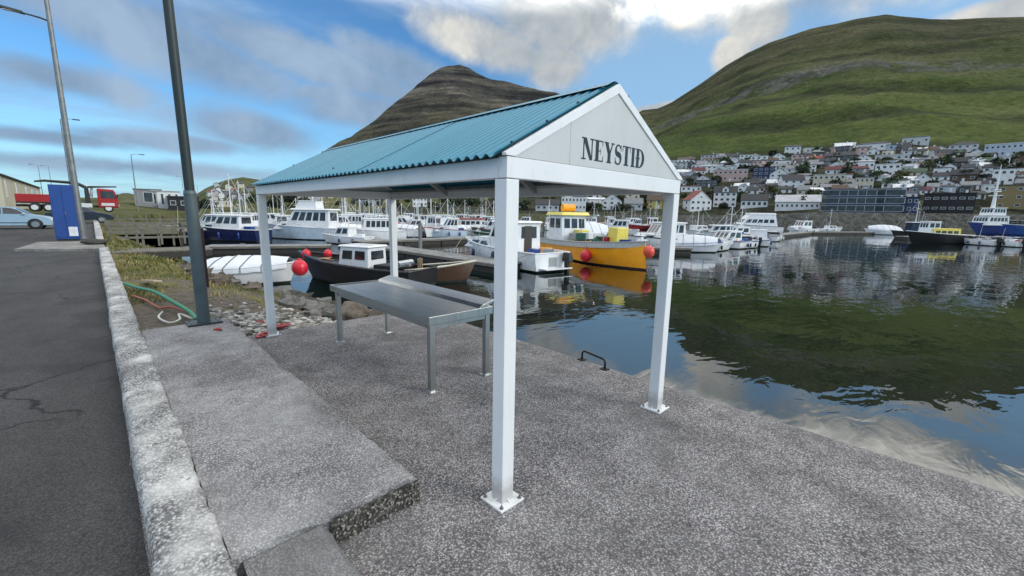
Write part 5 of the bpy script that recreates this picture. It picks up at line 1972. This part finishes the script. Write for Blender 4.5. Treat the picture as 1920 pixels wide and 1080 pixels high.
# orange-yellow workboat, bow towards us
yb = Vector((23.1, 15.7, WATER))
t, s_ = boat(0, 0, -112, 10.6, 3.7, 1.25, 'orange yellow hulled workboat with pale bulwark and yellow roofed wheelhouse', hull='orange', stripe='grey', deck='grey', kind='none', name='workboat', world=yb, abs=True, rise=.30, full=.58, rake=-.045, weed=False)
bw_ = MB()
for s in (1, -1):
    rows = []
    for sec in s_:
        p = sec[-1]
        rows.append([(p[0], s*(p[1]+.02), p[2]-.34), (p[0], s*(p[1]+.03), p[2]+.04), (p[0], s*max(0, p[1]-.04), p[2]+.04)])
    bw_.grid(rows)
obj('bulwark', bw_, paint('bulwark grey white', (.48, .50, .48), .5, var=.1, dirt=.3), t)
cabin(t, -5.0, -2.7, 2.2, 1.1, 1.95, .10, .0, .03, hullm['white'], hullm['yellow'], 2, 3, 1, .52, .88, .25, 'wheelhouse', .24, hullm['black'])
obj('life_raft', MB().tube([(-3.9, -.5, 3.62), (-3.9, .5, 3.62)], .28, 14), hullm['orange'], t, smooth=40)
mast(t, -3.8, 3.3, 1.6)
obj('yellow_box', MB().box((-2.5, .45, 1.55), (.75, .9, .9)), hullm['yellow'], t, bevel=.03)
obj('hauler', MB().box((3.2, -.35, 1.80), (.95, .85, 1.15)), hullm['yellow'], t, bevel=.03)
obj('hauler_drum', MB().tube([(2.5, -.55, 1.8), (2.5, .1, 1.8)], .28, 14), rail_m, t)
obj('boom', MB().tube([(-1.9, 0, 1.2), (-1.8, 0, 2.8), (.2, .1, 3.1)], [.07, .06, .045], 8), rail_m, t)
for k in range(9):
    x, y = rnd.uniform(-2.2, 4.2), rnd.uniform(-1.1, 1.1)
    obj('fish_crate', MB().box((x, y, 1.45+.1*(k % 3)), (.7, .5, .45), rz=rnd.uniform(0, 3)), hullm[['blue', 'grey', 'white', 'dark', 'red', 'green'][k % 6]], t, bevel=.02)
rl = MB()
for s in (1, -1):
    for u in (.55, .65, .75, .85):
        p_ = s_[int(u*14)][-1]
        rl.tube([(p_[0], s*(p_[1]-.1), p_[2]), (p_[0], s*(p_[1]-.1), p_[2]+.55)], .02, 5)
obj('rail_stanchions', rl, rail_m, t)
obj('net_heap', MB().ball((1.0, .3, 1.3), .75, 16, 10, 0, (1.3, 1, .5), .35, 21), paint('green net', (.03, .10, .07), .9, var=.5, scale=30), t)
buoy(loc_of(t, (5.45, .25, 1.05)), .34, 'round red buoy at the stem of the orange workboat', fend_o)
buoy(loc_of(t, (2.2, -1.98, .55)), .36, 'pinkish red buoy at the side of the orange workboat', fend)
# cruiser beyond the right post
boat(0, 0, 148, 7.6, 2.7, 1.05, 'white cabin cruiser with raked screen half hidden by the right shelter post', world=(35.4, 17.2, WATER), abs=True, kind='cruiser', ch=1.6, ns=4, stripe='dark', mast=False)
boat(1098, 452, 20, 7.0, 2.5, .9, 'white boat under a sloping white cover behind the orange workboat', kind='tarp', th=1.35, name='covered_boat')
boat(1155, 440, 160, 7.0, 2.5, .9, 'white cabin boat with square windows behind the covered boat and the yellow hauler', kind='cruiser')

# left group
boat(432, 451, 172, 7.4, 2.6, 1.15, 'navy blue hulled cabin boat left of the far left post', hull='navy', stripe='white', kind='cruiser', ch=1.45, rise=.3)
boat(572, 448, 176, 9.2, 3.1, 1.25, 'large white cabin cruiser with flybridge behind the far left post', hull='pale blue', stripe='white', kind='none', name='cabin_cruiser')
big = COL.objects[-1]
while big.parent:
    big = big.parent
cabin(big, -3.2, 2.9, 2.4, 1.05, .75, 1.2, 0, .2, hullm['white'], hullm['white'], 4, 0, 0, .35, .75, 0, 'fore_cabin', .04)
cabin(big, -3.3, 1.6, 2.35, 1.10, 2.0, .55, 0, .06, hullm['white'], hullm['white'], 5, 3, 1, .45, .88, .3, 'wheelhouse', .14)
cabin(big, -1.9, .4, 1.7, 3.25, .75, .5, .1, .1, hullm['white'], hullm['white'], 0, 2, 0, .4, .9, .1, 'flybridge', .05)
mast(big, -1.5, 4.0, 1.4)
railing(big, 9.2, 3.1, 1.25, .35, .5, .99, .5, 7, full=.5)
boat(703, 450, 205, 6.4, 2.5, 1.0, 'white boat with a row of small upright cabin windows left of the far right post', kind='none', name='cabin_boat', rise=.3)
big = COL.objects[-1]
while big.parent:
    big = big.parent
cabin(big, -2.3, 1.3, 2.0, .85, 1.45, .1, 0, .02, hullm['white'], hullm['white'], 6, 4, 1, .40, .85, .15)
mast(big, -.5, 2.4, 1.0)
boat(648, 457, 168, 5.0, 2.0, .7, 'small white open boat in front of the large cabin cruiser', kind='cuddy', mast=False, ch=1.0)
boat(330, 447, 175, 6.0, 2.2, .8, 'dark open boat with white sheer beyond the pier railing', hull='black', stripe='white', kind='open')
boat(287, 437, 5, 5.2, 2.0, .75, 'black boat lying behind the dark open boat', hull='dark', stripe='dark', kind='tarp', tm=paint('black tarpaulin', (.015, .015, .017), .5), th=.35, name='covered_boat')
SM = [(398, 433, 170, 6.2, 'cuddy', 'white', 'blue'), (430, 429, 10, 6.8, 'cruiser', 'white', None), (466, 428, 160, 6.0, 'cuddy', 'white', 'blue'), (520, 428, 15, 7.2, 'cruiser', 'white', None), (610, 430, 170, 6.8, 'wheelhouse', 'white', 'green'),
      (640, 428, 220, 7.0, 'cruiser', 'white', 'blue'), (664, 433, 200, 6.4, 'cuddy', 'white', None), (690, 428, 180, 7.0, 'wheelhouse', 'white', 'red'), (716, 431, 10, 6.6, 'cruiser', 'white', 'navy'), (655, 420, 30, 8.5, 'wheelhouse', 'white', None),
      (700, 419, 170, 8.0, 'cruiser', 'white', 'blue'), (756, 425, 150, 7.2, 'cuddy', 'white', 'navy'), (800, 426, 10, 7.6, 'cruiser', 'white', None), (838, 430, 190, 6.8, 'wheelhouse', 'white', 'red'), (826, 421, 20, 8.0, 'cruiser', 'white', 'blue'),
      (868, 422, 170, 8.0, 'wheelhouse', 'cream', 'red'), (908, 428, 170, 6.8, 'cruiser', 'white', 'navy'), (770, 419, 190, 9.0, 'wheelhouse', 'pale blue', None), (905, 419, 10, 9.0, 'cruiser', 'white', 'blue'), (985, 424, 170, 7.5, 'cuddy', 'white', None),
      (1068, 424, 10, 8.0, 'cruiser', 'white', 'blue'), (1108, 426, 190, 7.6, 'cuddy', 'white', 'green'), (1140, 423, 20, 8.0, 'wheelhouse', 'white', 'red'), (1180, 427, 200, 8.2, 'cruiser', 'white', None), (1220, 428, 10, 7.8, 'wheelhouse', 'red', 'white')]
cnt = {}
for (x0_, x1_, n_, y_) in ((492, 742, 9, 441), (600, 745, 8, 434), (745, 935, 8, 433), (745, 935, 7, 444), (970, 1250, 7, 431), (640, 745, 5, 424), (395, 480, 4, 441), (800, 935, 6, 427)):
    for i in range(n_):
        SM.append((x0_+(i+.5)*(x1_-x0_)/n_+rnd.uniform(-6, 6), y_+rnd.uniform(-1.5, 1.5), rnd.choice([0, 20, 90, 110, 170, 190, 205, 250]), rnd.uniform(4.6, 6.4), rnd.choice(['cuddy', 'cuddy', 'cruiser', 'wheelhouse', 'open', 'tarp']),
                   rnd.choices(['white', 'pale blue', 'red', 'navy', 'cream', 'green'], [14, 2, 1, 1, 1, 1])[0], rnd.choice([None, 'blue', 'navy', 'red', 'green', 'white'])))
SM.sort(key=lambda q: q[0])
for px, py, hd_, L_, kd, hl, stp in SM:
    kdn = {'open': 'open motorboat', 'tarp': 'covered boat', 'cuddy': 'small wheelhouse boat', 'cruiser': 'cabin cruiser', 'wheelhouse': 'masted fishing boat'}[kd]
    side_ = 'left of front post' if px < 940 else 'under the gable'
    key = (kdn, side_, hl, stp)
    cnt[key] = cnt.get(key, 0)+1
    boat(px, py, hd_+rnd.uniform(-8, 8), L_, L_*.36, .95, f'{hl} {kdn}{(", "+stp+" stripe") if stp else ""}, back rows {side_}, {ordw[cnt[key]-1]} from left', hull=hl, stripe=stp, kind=kd, group='boats in the back rows of the marina', ns=rnd.choice([2, 3]))
t, s_ = boat(782, 438, 176, 6.0, 2.3, .95, 'navy blue boat with a red stem right of the far right post', hull='navy', stripe='white', kind='cuddy', ch=1.1, mast=False)
buoy(loc_of(t, (2.75, -.55, .75)), .62, 'dark red float hung at the stem of the navy boat')
boat(881, 441, 170, 6.0, 2.4, .95, 'boat with red brown cabin roof and window row behind the white motorboat', kind='none', name='cabin_boat', stripe='white')
big = COL.objects[-1]
while big.parent:
    big = big.parent
cabin(big, -1.9, 1.3, 1.9, .8, 1.35, .1, 0, .03, hullm['white'], paint('red brown roof', (.28, .07, .045), .6), 4, 3, 1, .42, .85, .12, roof_h=.22)
mast(big, .2, 2.4, 1.2)

# open motorboats on the right
MBL = [(1294, 472, -20, 5.2, 'tarp', 0, 'white motorboat with rounded white cover right of the right shelter post'),
       (1333, 470, 25, 5.8, 'open', 1, 'white open motorboat with low windscreen, first beyond the rounded cover'),
       (1362, 465, 205, 6.6, 'cuddy', 0, 'white cuddy boat with tall windows behind the open motorboats'),
       (1392, 464, 40, 6.4, 'open', 1, 'white sports boat with dark screen and black outboard'),
       (1420, 459, 60, 6.8, 'cuddy', 2, 'white motorboat with twin black outboards at the pontoon'),
       (1340, 451, 170, 7.6, 'cruiser', 0, 'white cruiser with grey windows behind the right hand motorboats'),
       (1382, 449, 190, 7.4, 'cuddy', 0, 'low white boat with silver windscreen farther back by the pontoon'),
       (1447, 451, 50, 7.0, 'open', 1, 'farthest white open motorboat at the end of the cluster'),
       (1310, 444, 10, 7.0, 'cuddy', 0, 'white wheelhouse boat farthest back beside the right post')]
for px, py, hd_, L_, kd, mo, lb in MBL:
    boat(px, py, hd_, L_, L_*.37, .72 if kd != 'cruiser' else 1.0, lb, kind=kd, motor=mo, ms=1.15, th=.75, ch=1.15, stripe=rnd.choice([None, 'blue', 'grey']))
boat(1408, 439, 175, 10.0, 3.4, 1.5, 'large white cabin boat with arched roof and dark red hull band behind the motorboats', stripe='brown', kind='none', name='cabin_boat')
big = COL.objects[-1]
while big.parent:
    big = big.parent
cabin(big, -4.0, 3.0, 2.8, 1.35, 2.3, .9, .2, .12, hullm['white'], hullm['white'], 5, 3, 1, .35, .62, .1, roof_h=.3)
boat(1500, 438, 200, 7.4, 2.7, 1.0, 'white cabin cruiser at the left end of the far pontoon', kind='cruiser', ch=1.7, ns=2, motor=2, ms=1.4)
boat(1556, 434, 5, 6.5, 2.3, .7, 'low white boat with a short mast on the far pontoon', kind='cuddy', ch=.8)
t, s_ = boat(1652, 440, 172, 6.8, 2.4, .9, 'white boat under a pale rounded cover alone beyond the open water', kind='tarp', th=1.1, motor=1, ms=1.3, name='covered_boat')
t, s_ = boat(1752, 456, 176, 8.0, 2.8, 1.25, 'black hulled boat with yellow deckhouse and white wheelhouse at the right', hull='black', stripe='white', deck='grey', kind='none', name='fishing_boat', rise=.35)
cabin(t, -2.4, 1.2, 1.9, 1.05, .95, .05, .05, .03, hullm['yellow'], hullm['yellow'], 4, 2, 1, .35, .75, .06, 'deckhouse')
cabin(t, .2, 1.9, 1.6, 1.05, 1.9, .1, 0, .03, hullm['white'], hullm['white'], 2, 3, 0, .6, .9, .1)
boat(1708, 447, 170, 6.5, 2.6, 1.0, 'dark boat with pale posts behind the black hulled boat', hull='dark', deck='grey', kind='wheelhouse', wall='navy', roof='white', cx=0, ch=1.9)
for k, (px, py, hd_, lb) in enumerate([(1829, 459, 70, 'white open motorboat with black outboard, left of three at the right edge'), (1868, 461, 78, 'white open motorboat with black outboard, middle of three at the right edge'), (1908, 462, 84, 'white open motorboat with black outboard, last at the right edge')]):
    boat(px, py, hd_+20, 5.2, 2.1, .72, lb, kind='open', motor=1, ms=1.35)
# ship with tall mast
t, s_ = boat(1895, 440, 178, 22, 5.2, 2.2, 'blue hulled ship with white bridge and tall white mast at the right', hull='blue', stripe='white', deck='grey', kind='none', name='ship', cat='ship', rise=.35)
cabin(t, 3.0, 8.2, 4.0, 2.2, 2.2, .2, .1, .04, hullm['white'], hullm['white'], 5, 5, 2, .45, .85, .2, 'bridge')
cabin(t, 3.7, 7.0, 3.2, 4.6, 1.8, .2, .1, .04, hullm['white'], hullm['white'], 4, 4, 2, .4, .85, .3, 'upper_bridge')
mm = obj('mast', MB().tube([(5.6, 0, 6.4), (5.6, 0, 10.5), (5.6, 0, 16.8)], [.42, .24, .05], 10).tube([(5.6, -1.6, 9.4), (5.6, 1.6, 9.4)], .10, 6).tube([(4.4, 0, 10.4), (7.0, 0, 10.4)], .10, 6), hullm['white'], t)
obj('radar', MB().box((5.6, 0, 10.8), (.3, 2.0, .22)), hullm['white'], mm)
obj('gear_block', MB().box((-2.5, 0, 2.8), (5.0, 3.2, 1.5)), hullm['dark'], t, bevel=.1)
railing(t, 22, 5.2, 2.2, .35, .62, .99, 1.0, 8, .15, full=.5)

# ================================================================== CAR, TRUCK, BUILDINGS ON THE LEFT
def wheel(parent, x, y, r_, w, rim, spoke=5):
    o = obj('wheel', MB().tube([(0, -w/2, 0), (0, -w/2+.03, 0), (0, w/2-.03, 0), (0, w/2, 0)], [r_*.88, r_, r_, r_*.88], 24), rubber, parent, (x, y, r_), smooth=40)
    q = MB().tube([(0, -w/2-.012, 0), (0, w/2+.012, 0)], r_*.62, 18)
    obj('rim', q, rim, o)
    return o


carp = paint('silver blue car paint', (.42, .49, .53), .22, .55, .04)
rimm = paint('alloy rim', (.35, .36, .37), .3, .8)
ct = thing('parked_car', 'silver blue saloon car parked at the left edge by the road', 'car', (-6.05, 42.0, .43), -.05)
Lc, Wc = 4.5, 1.76
prof = [(-2.25, .38), (-2.28, .62), (-2.22, .88), (-1.55, .96), (-1.15, 1.00), (-.45, 1.40), (-.1, 1.45), (.35, 1.43), (.60, 1.36), (1.12, .99), (1.25, .95), (1.95, .83), (2.18, .70), (2.27, .52), (2.24, .28), (-2.15, .25)]
body = MB()
ys_ = [-.88, -.86, -.74, 0, .74, .86, .88]
rows = []
for y in ys_:
    a = abs(y)
    rows.append([(x*(1-.03*(a > .8)-.012*(a > .87)), (y*(1-.20*max(0, min(1, (z-.95)/.45)))) , (z-.02*(a > .85 and z > 1.3))) for x, z in prof])
body.grid([r_ for r_ in rows], closed=True)
body.f += [tuple(range(len(prof))), tuple(range(len(body.v)-len(prof), len(body.v)))]
body.m += [0, 0]
cbody = obj('body', body, carp, ct, smooth=32)
for s in (-1, 1):
    w1 = MB()
    for poly in ([(-1.05, 1.03), (-.42, 1.36), (-.05, 1.385), (-.05, 1.00)], [(.03, 1.00), (.03, 1.385), (.34, 1.37), (.56, 1.31), (1.02, .99)]):
        w1.prism(poly, 0, .012, lambda x, z, y: (x, s*(.885*(1-.20*max(0, min(1, (z-.95)/.45)))+y-.004), z))
    obj('side_window', w1, glass, ct)
    obj('mirror', MB().box((.92, s*.95, 1.0), (.14, .18, .13)), carp, ct, bevel=.03)
    obj('headlight', MB().box((2.12, s*.62, .68), (.20, .36, .13), rot=Matrix.Rotation(.35, 3, 'Y')), paint('headlamp glass', (.6, .62, .62), .1), ct, bevel=.02)
    obj('door_handle', MB().box((-.2, s*.885, .86), (.16, .02, .03)), carp, ct)
    for x in (-1.36, 1.38):
        ar = MB().tube([(x, s*.875, .33), (x, s*.893, .33)], .37, 20)
        obj('wheel_arch', ar, rubber, ct)
        wheel(ct, x, s*.80, .32, .20, rimm)
obj('windscreen', MB().add([(.63, -.62, 1.365), (1.15, -.72, 1.005), (1.15, .72, 1.005), (.63, .62, 1.365), (.60, -.62, 1.33), (1.1, -.72, .96), (1.1, .72, .96), (.60, .62, 1.33)], [(0, 1, 2, 3), (0, 4, 5, 1), (1, 5, 6, 2), (2, 6, 7, 3), (3, 7, 4, 0)]), glass, ct)
obj('bumper', MB().box((2.20, 0, .40), (.16, 1.62, .20)), carp, ct, bevel=.04)
obj('sill_strip', MB().box((0, -.885, .42), (2.2, .012, .05)), rubber, ct)
c2 = thing('parked_car', 'dark car half hidden behind the silver car and the blue cabinet', 'car', (-2.7, 55, .46), -.03)
body2 = MB()
body2.grid(rows, closed=True)
body2.f += [tuple(range(len(prof))), tuple(range(len(body2.v)-len(prof), len(body2.v)))]
body2.m += [0, 0]
obj('body', body2, paint('dark car paint', (.02, .023, .03), .25, .3), c2, smooth=32)
for s in (-1, 1):
    for x in (-1.36, 1.38):
        wheel(c2, x, s*.80, .32, .20, rimm)
    w1 = MB()
    w1.prism([(-1.05, 1.03), (-.42, 1.36), (.34, 1.37), (.56, 1.31), (1.02, .99)], 0, .012, lambda x, z, y: (x, s*(.885*(1-.20*max(0, min(1, (z-.95)/.45)))+y-.004), z))
    obj('side_window', w1, glass, c2)

redp = paint('truck red', (.36, .016, .018), .35, var=.1, scale=1)
whp = paint('truck white', (.65, .66, .66), .4, var=.08)
dkp = paint('truck chassis', (.02, .02, .022), .6)
tz = at_y(120, 397, 80).z
tk_ = thing('crane_truck', 'red truck with low red flatbed and folded crane on the far side of the road', 'truck', (-3.9, 80, tz), -.03)
obj('chassis', MB().box((0, 0, .75), (9.4, .9, .28)), dkp, tk_)
bed = obj('flatbed', MB().box((-1.8, 0, 1.12), (5.6, 2.4, .20)), dkp, tk_)
for s in (-1, 1):
    obj('side_board', MB().box((-1.8, s*1.2, 1.68), (5.6, .06, .95)), redp, bed, bevel=.01)
obj('tail_board', MB().box((-4.57, 0, 1.68), (.06, 2.34, .95)), redp, bed)
cab = MB().prism([(2.75, .65), (4.72, .65), (4.78, 1.65), (4.45, 3.0), (2.85, 3.15), (2.75, 3.0)], -1.2, 1.2, lambda x, z, y: (x, y, z))
cbo = obj('cab', cab, redp, tk_, bevel=.08)
obj('windscreen', MB().add([(4.80, -1.05, 1.75), (4.80, 1.05, 1.75), (4.55, 1.02, 2.75), (4.55, -1.02, 2.75), (4.72, -1.05, 1.75), (4.72, 1.05, 1.75), (4.47, 1.02, 2.75), (4.47, -1.02, 2.75)], [(0, 1, 2, 3), (0, 4, 5, 1), (1, 5, 6, 2), (2, 6, 7, 3), (3, 7, 4, 0)]), glass, cbo)
for s in (-1, 1):
    obj('side_window', MB().prism([(3.1, 1.85), (4.55, 1.85), (4.32, 2.75), (3.1, 2.80)], 1.19, 1.225, lambda x, z, y: (x, s*y, z)), glass, cbo)
    obj('mirror', MB().box((4.75, s*1.38, 2.2), (.12, .16, .5)), dkp, cbo)
    obj('headlight', MB().box((4.80, s*.85, .95), (.06, .34, .22)), paint('headlamp glass', (.6, .62, .62), .1), cbo)
    for x in (-3.1, -1.9, 3.7):
        wheel(tk_, x, s*1.0, .52, .34, whp)
    obj('mud_guard', MB().box((3.7, s*1.21, 1.05), (1.3, .04, .35)), whp, tk_)
obj('fuel_tank', MB().box((1.6, -1.0, .85), (1.1, .5, .55)), whp, tk_, bevel=.08)
cr = obj('crane_column', MB().box((1.75, 0, 2.15), (.55, .8, 2.2), top=(.7, .7, 0, 0)), dkp, tk_)
obj('crane_boom', MB().tube([(1.75, 0, 3.2), (.9, 0, 3.75), (-2.0, .1, 3.9), (-2.9, .1, 3.75)], [.22, .20, .15, .10], 8), dkp, cr)
obj('crane_arm', MB().tube([(2.1, .2, 2.0), (2.3, .2, 3.35), (1.2, .2, 3.5)], [.17, .15, .12], 8), whp, cr)
obj('crane_boom', MB().tube([(1.9, -.3, 3.3), (4.8, -.3, 3.45)], [.14, .08], 8), dkp, cr)

# warehouse and white buildings on the left shore
def hall(label, x0, x1, y0, y1, z0, h, rh, wall, roof, wins, name='warehouse', front=None):
    t = thing(name, label, 'building', ((x0+x1)/2, y0, z0))
    hw, D = (x1-x0)/2, y1-y0
    obj('wall', MB().prism([(-hw, -1.5), (hw, -1.5), (hw, h), (0, h+rh), (-hw, h)], 0, D, lambda x, z, y: (x, y, z)), wall, t)
    rf = MB()
    for s in (-1, 1):
        k = rh/hw
        rf.prism([(s*(hw+.3), h-.3*k+.03), (0, h+rh+.03), (0, h+rh+.25), (s*(hw+.3), h-.3*k+.25)], -.3, D+.3, lambda x, z, y: (x, y, z))
    obj('roof', rf, roof, t)
    for (yy, z, w, hh) in wins:
        window_parts(t, hw, yy, z, w, hh, 'right', m_frame)
    for (xx, z, w, hh) in front or ():
        window_parts(t, xx, 0, z, w, hh, 'front', m_frame)
    return t


hall('pale warehouse with dark roof edge behind the silver car', -27, -11.0, 96, 164, 1.2, 5.0, 2.6, wallm['cream'], roofm['dark'], [(4, 3.2, 1.2, 2.6), (17, 2.5, 1.2, 4), (33, 2.5, 1.8, 3.8), (46, 3.6, 5, 1.2), (58, 3.6, 4, 1.2)], front=[(3.5, 1.6, 2.0, 2.2)])
bz = low_z(theta(300), math.hypot(14, 182))
th, dd = theta(280, 386), 176
x, y = pol(th, dd)
house((x, y, low_z(th, dd)), -th, 6.4, 8, 4.9, 'grey', 'grey', 'flat', 'blue grey flat building left of the white slitted building', 'building', floors=1, nx=1, name='building', side=False, ww=2.2, wh=3)
th = theta(313, 386)
x, y = pol(th, 176)
house((x, y, low_z(th, 176)), -th, 7.0, 8, 5.0, 'white', 'pale grey', 'flat', 'white building with narrow dark upright slits beyond the shore fences', 'building', floors=1, nx=4, ww=.75, wh=3.2, name='building', side=False)
th = theta(345, 386)
x, y = pol(th, 168)
house((x, y, low_z(th, 168)), -th, 7.5, 8, 3.9, 'black', 'dark', 'flat', 'black shed half hidden behind the steel pole', 'building', floors=1, nx=3, name='building', side=False)
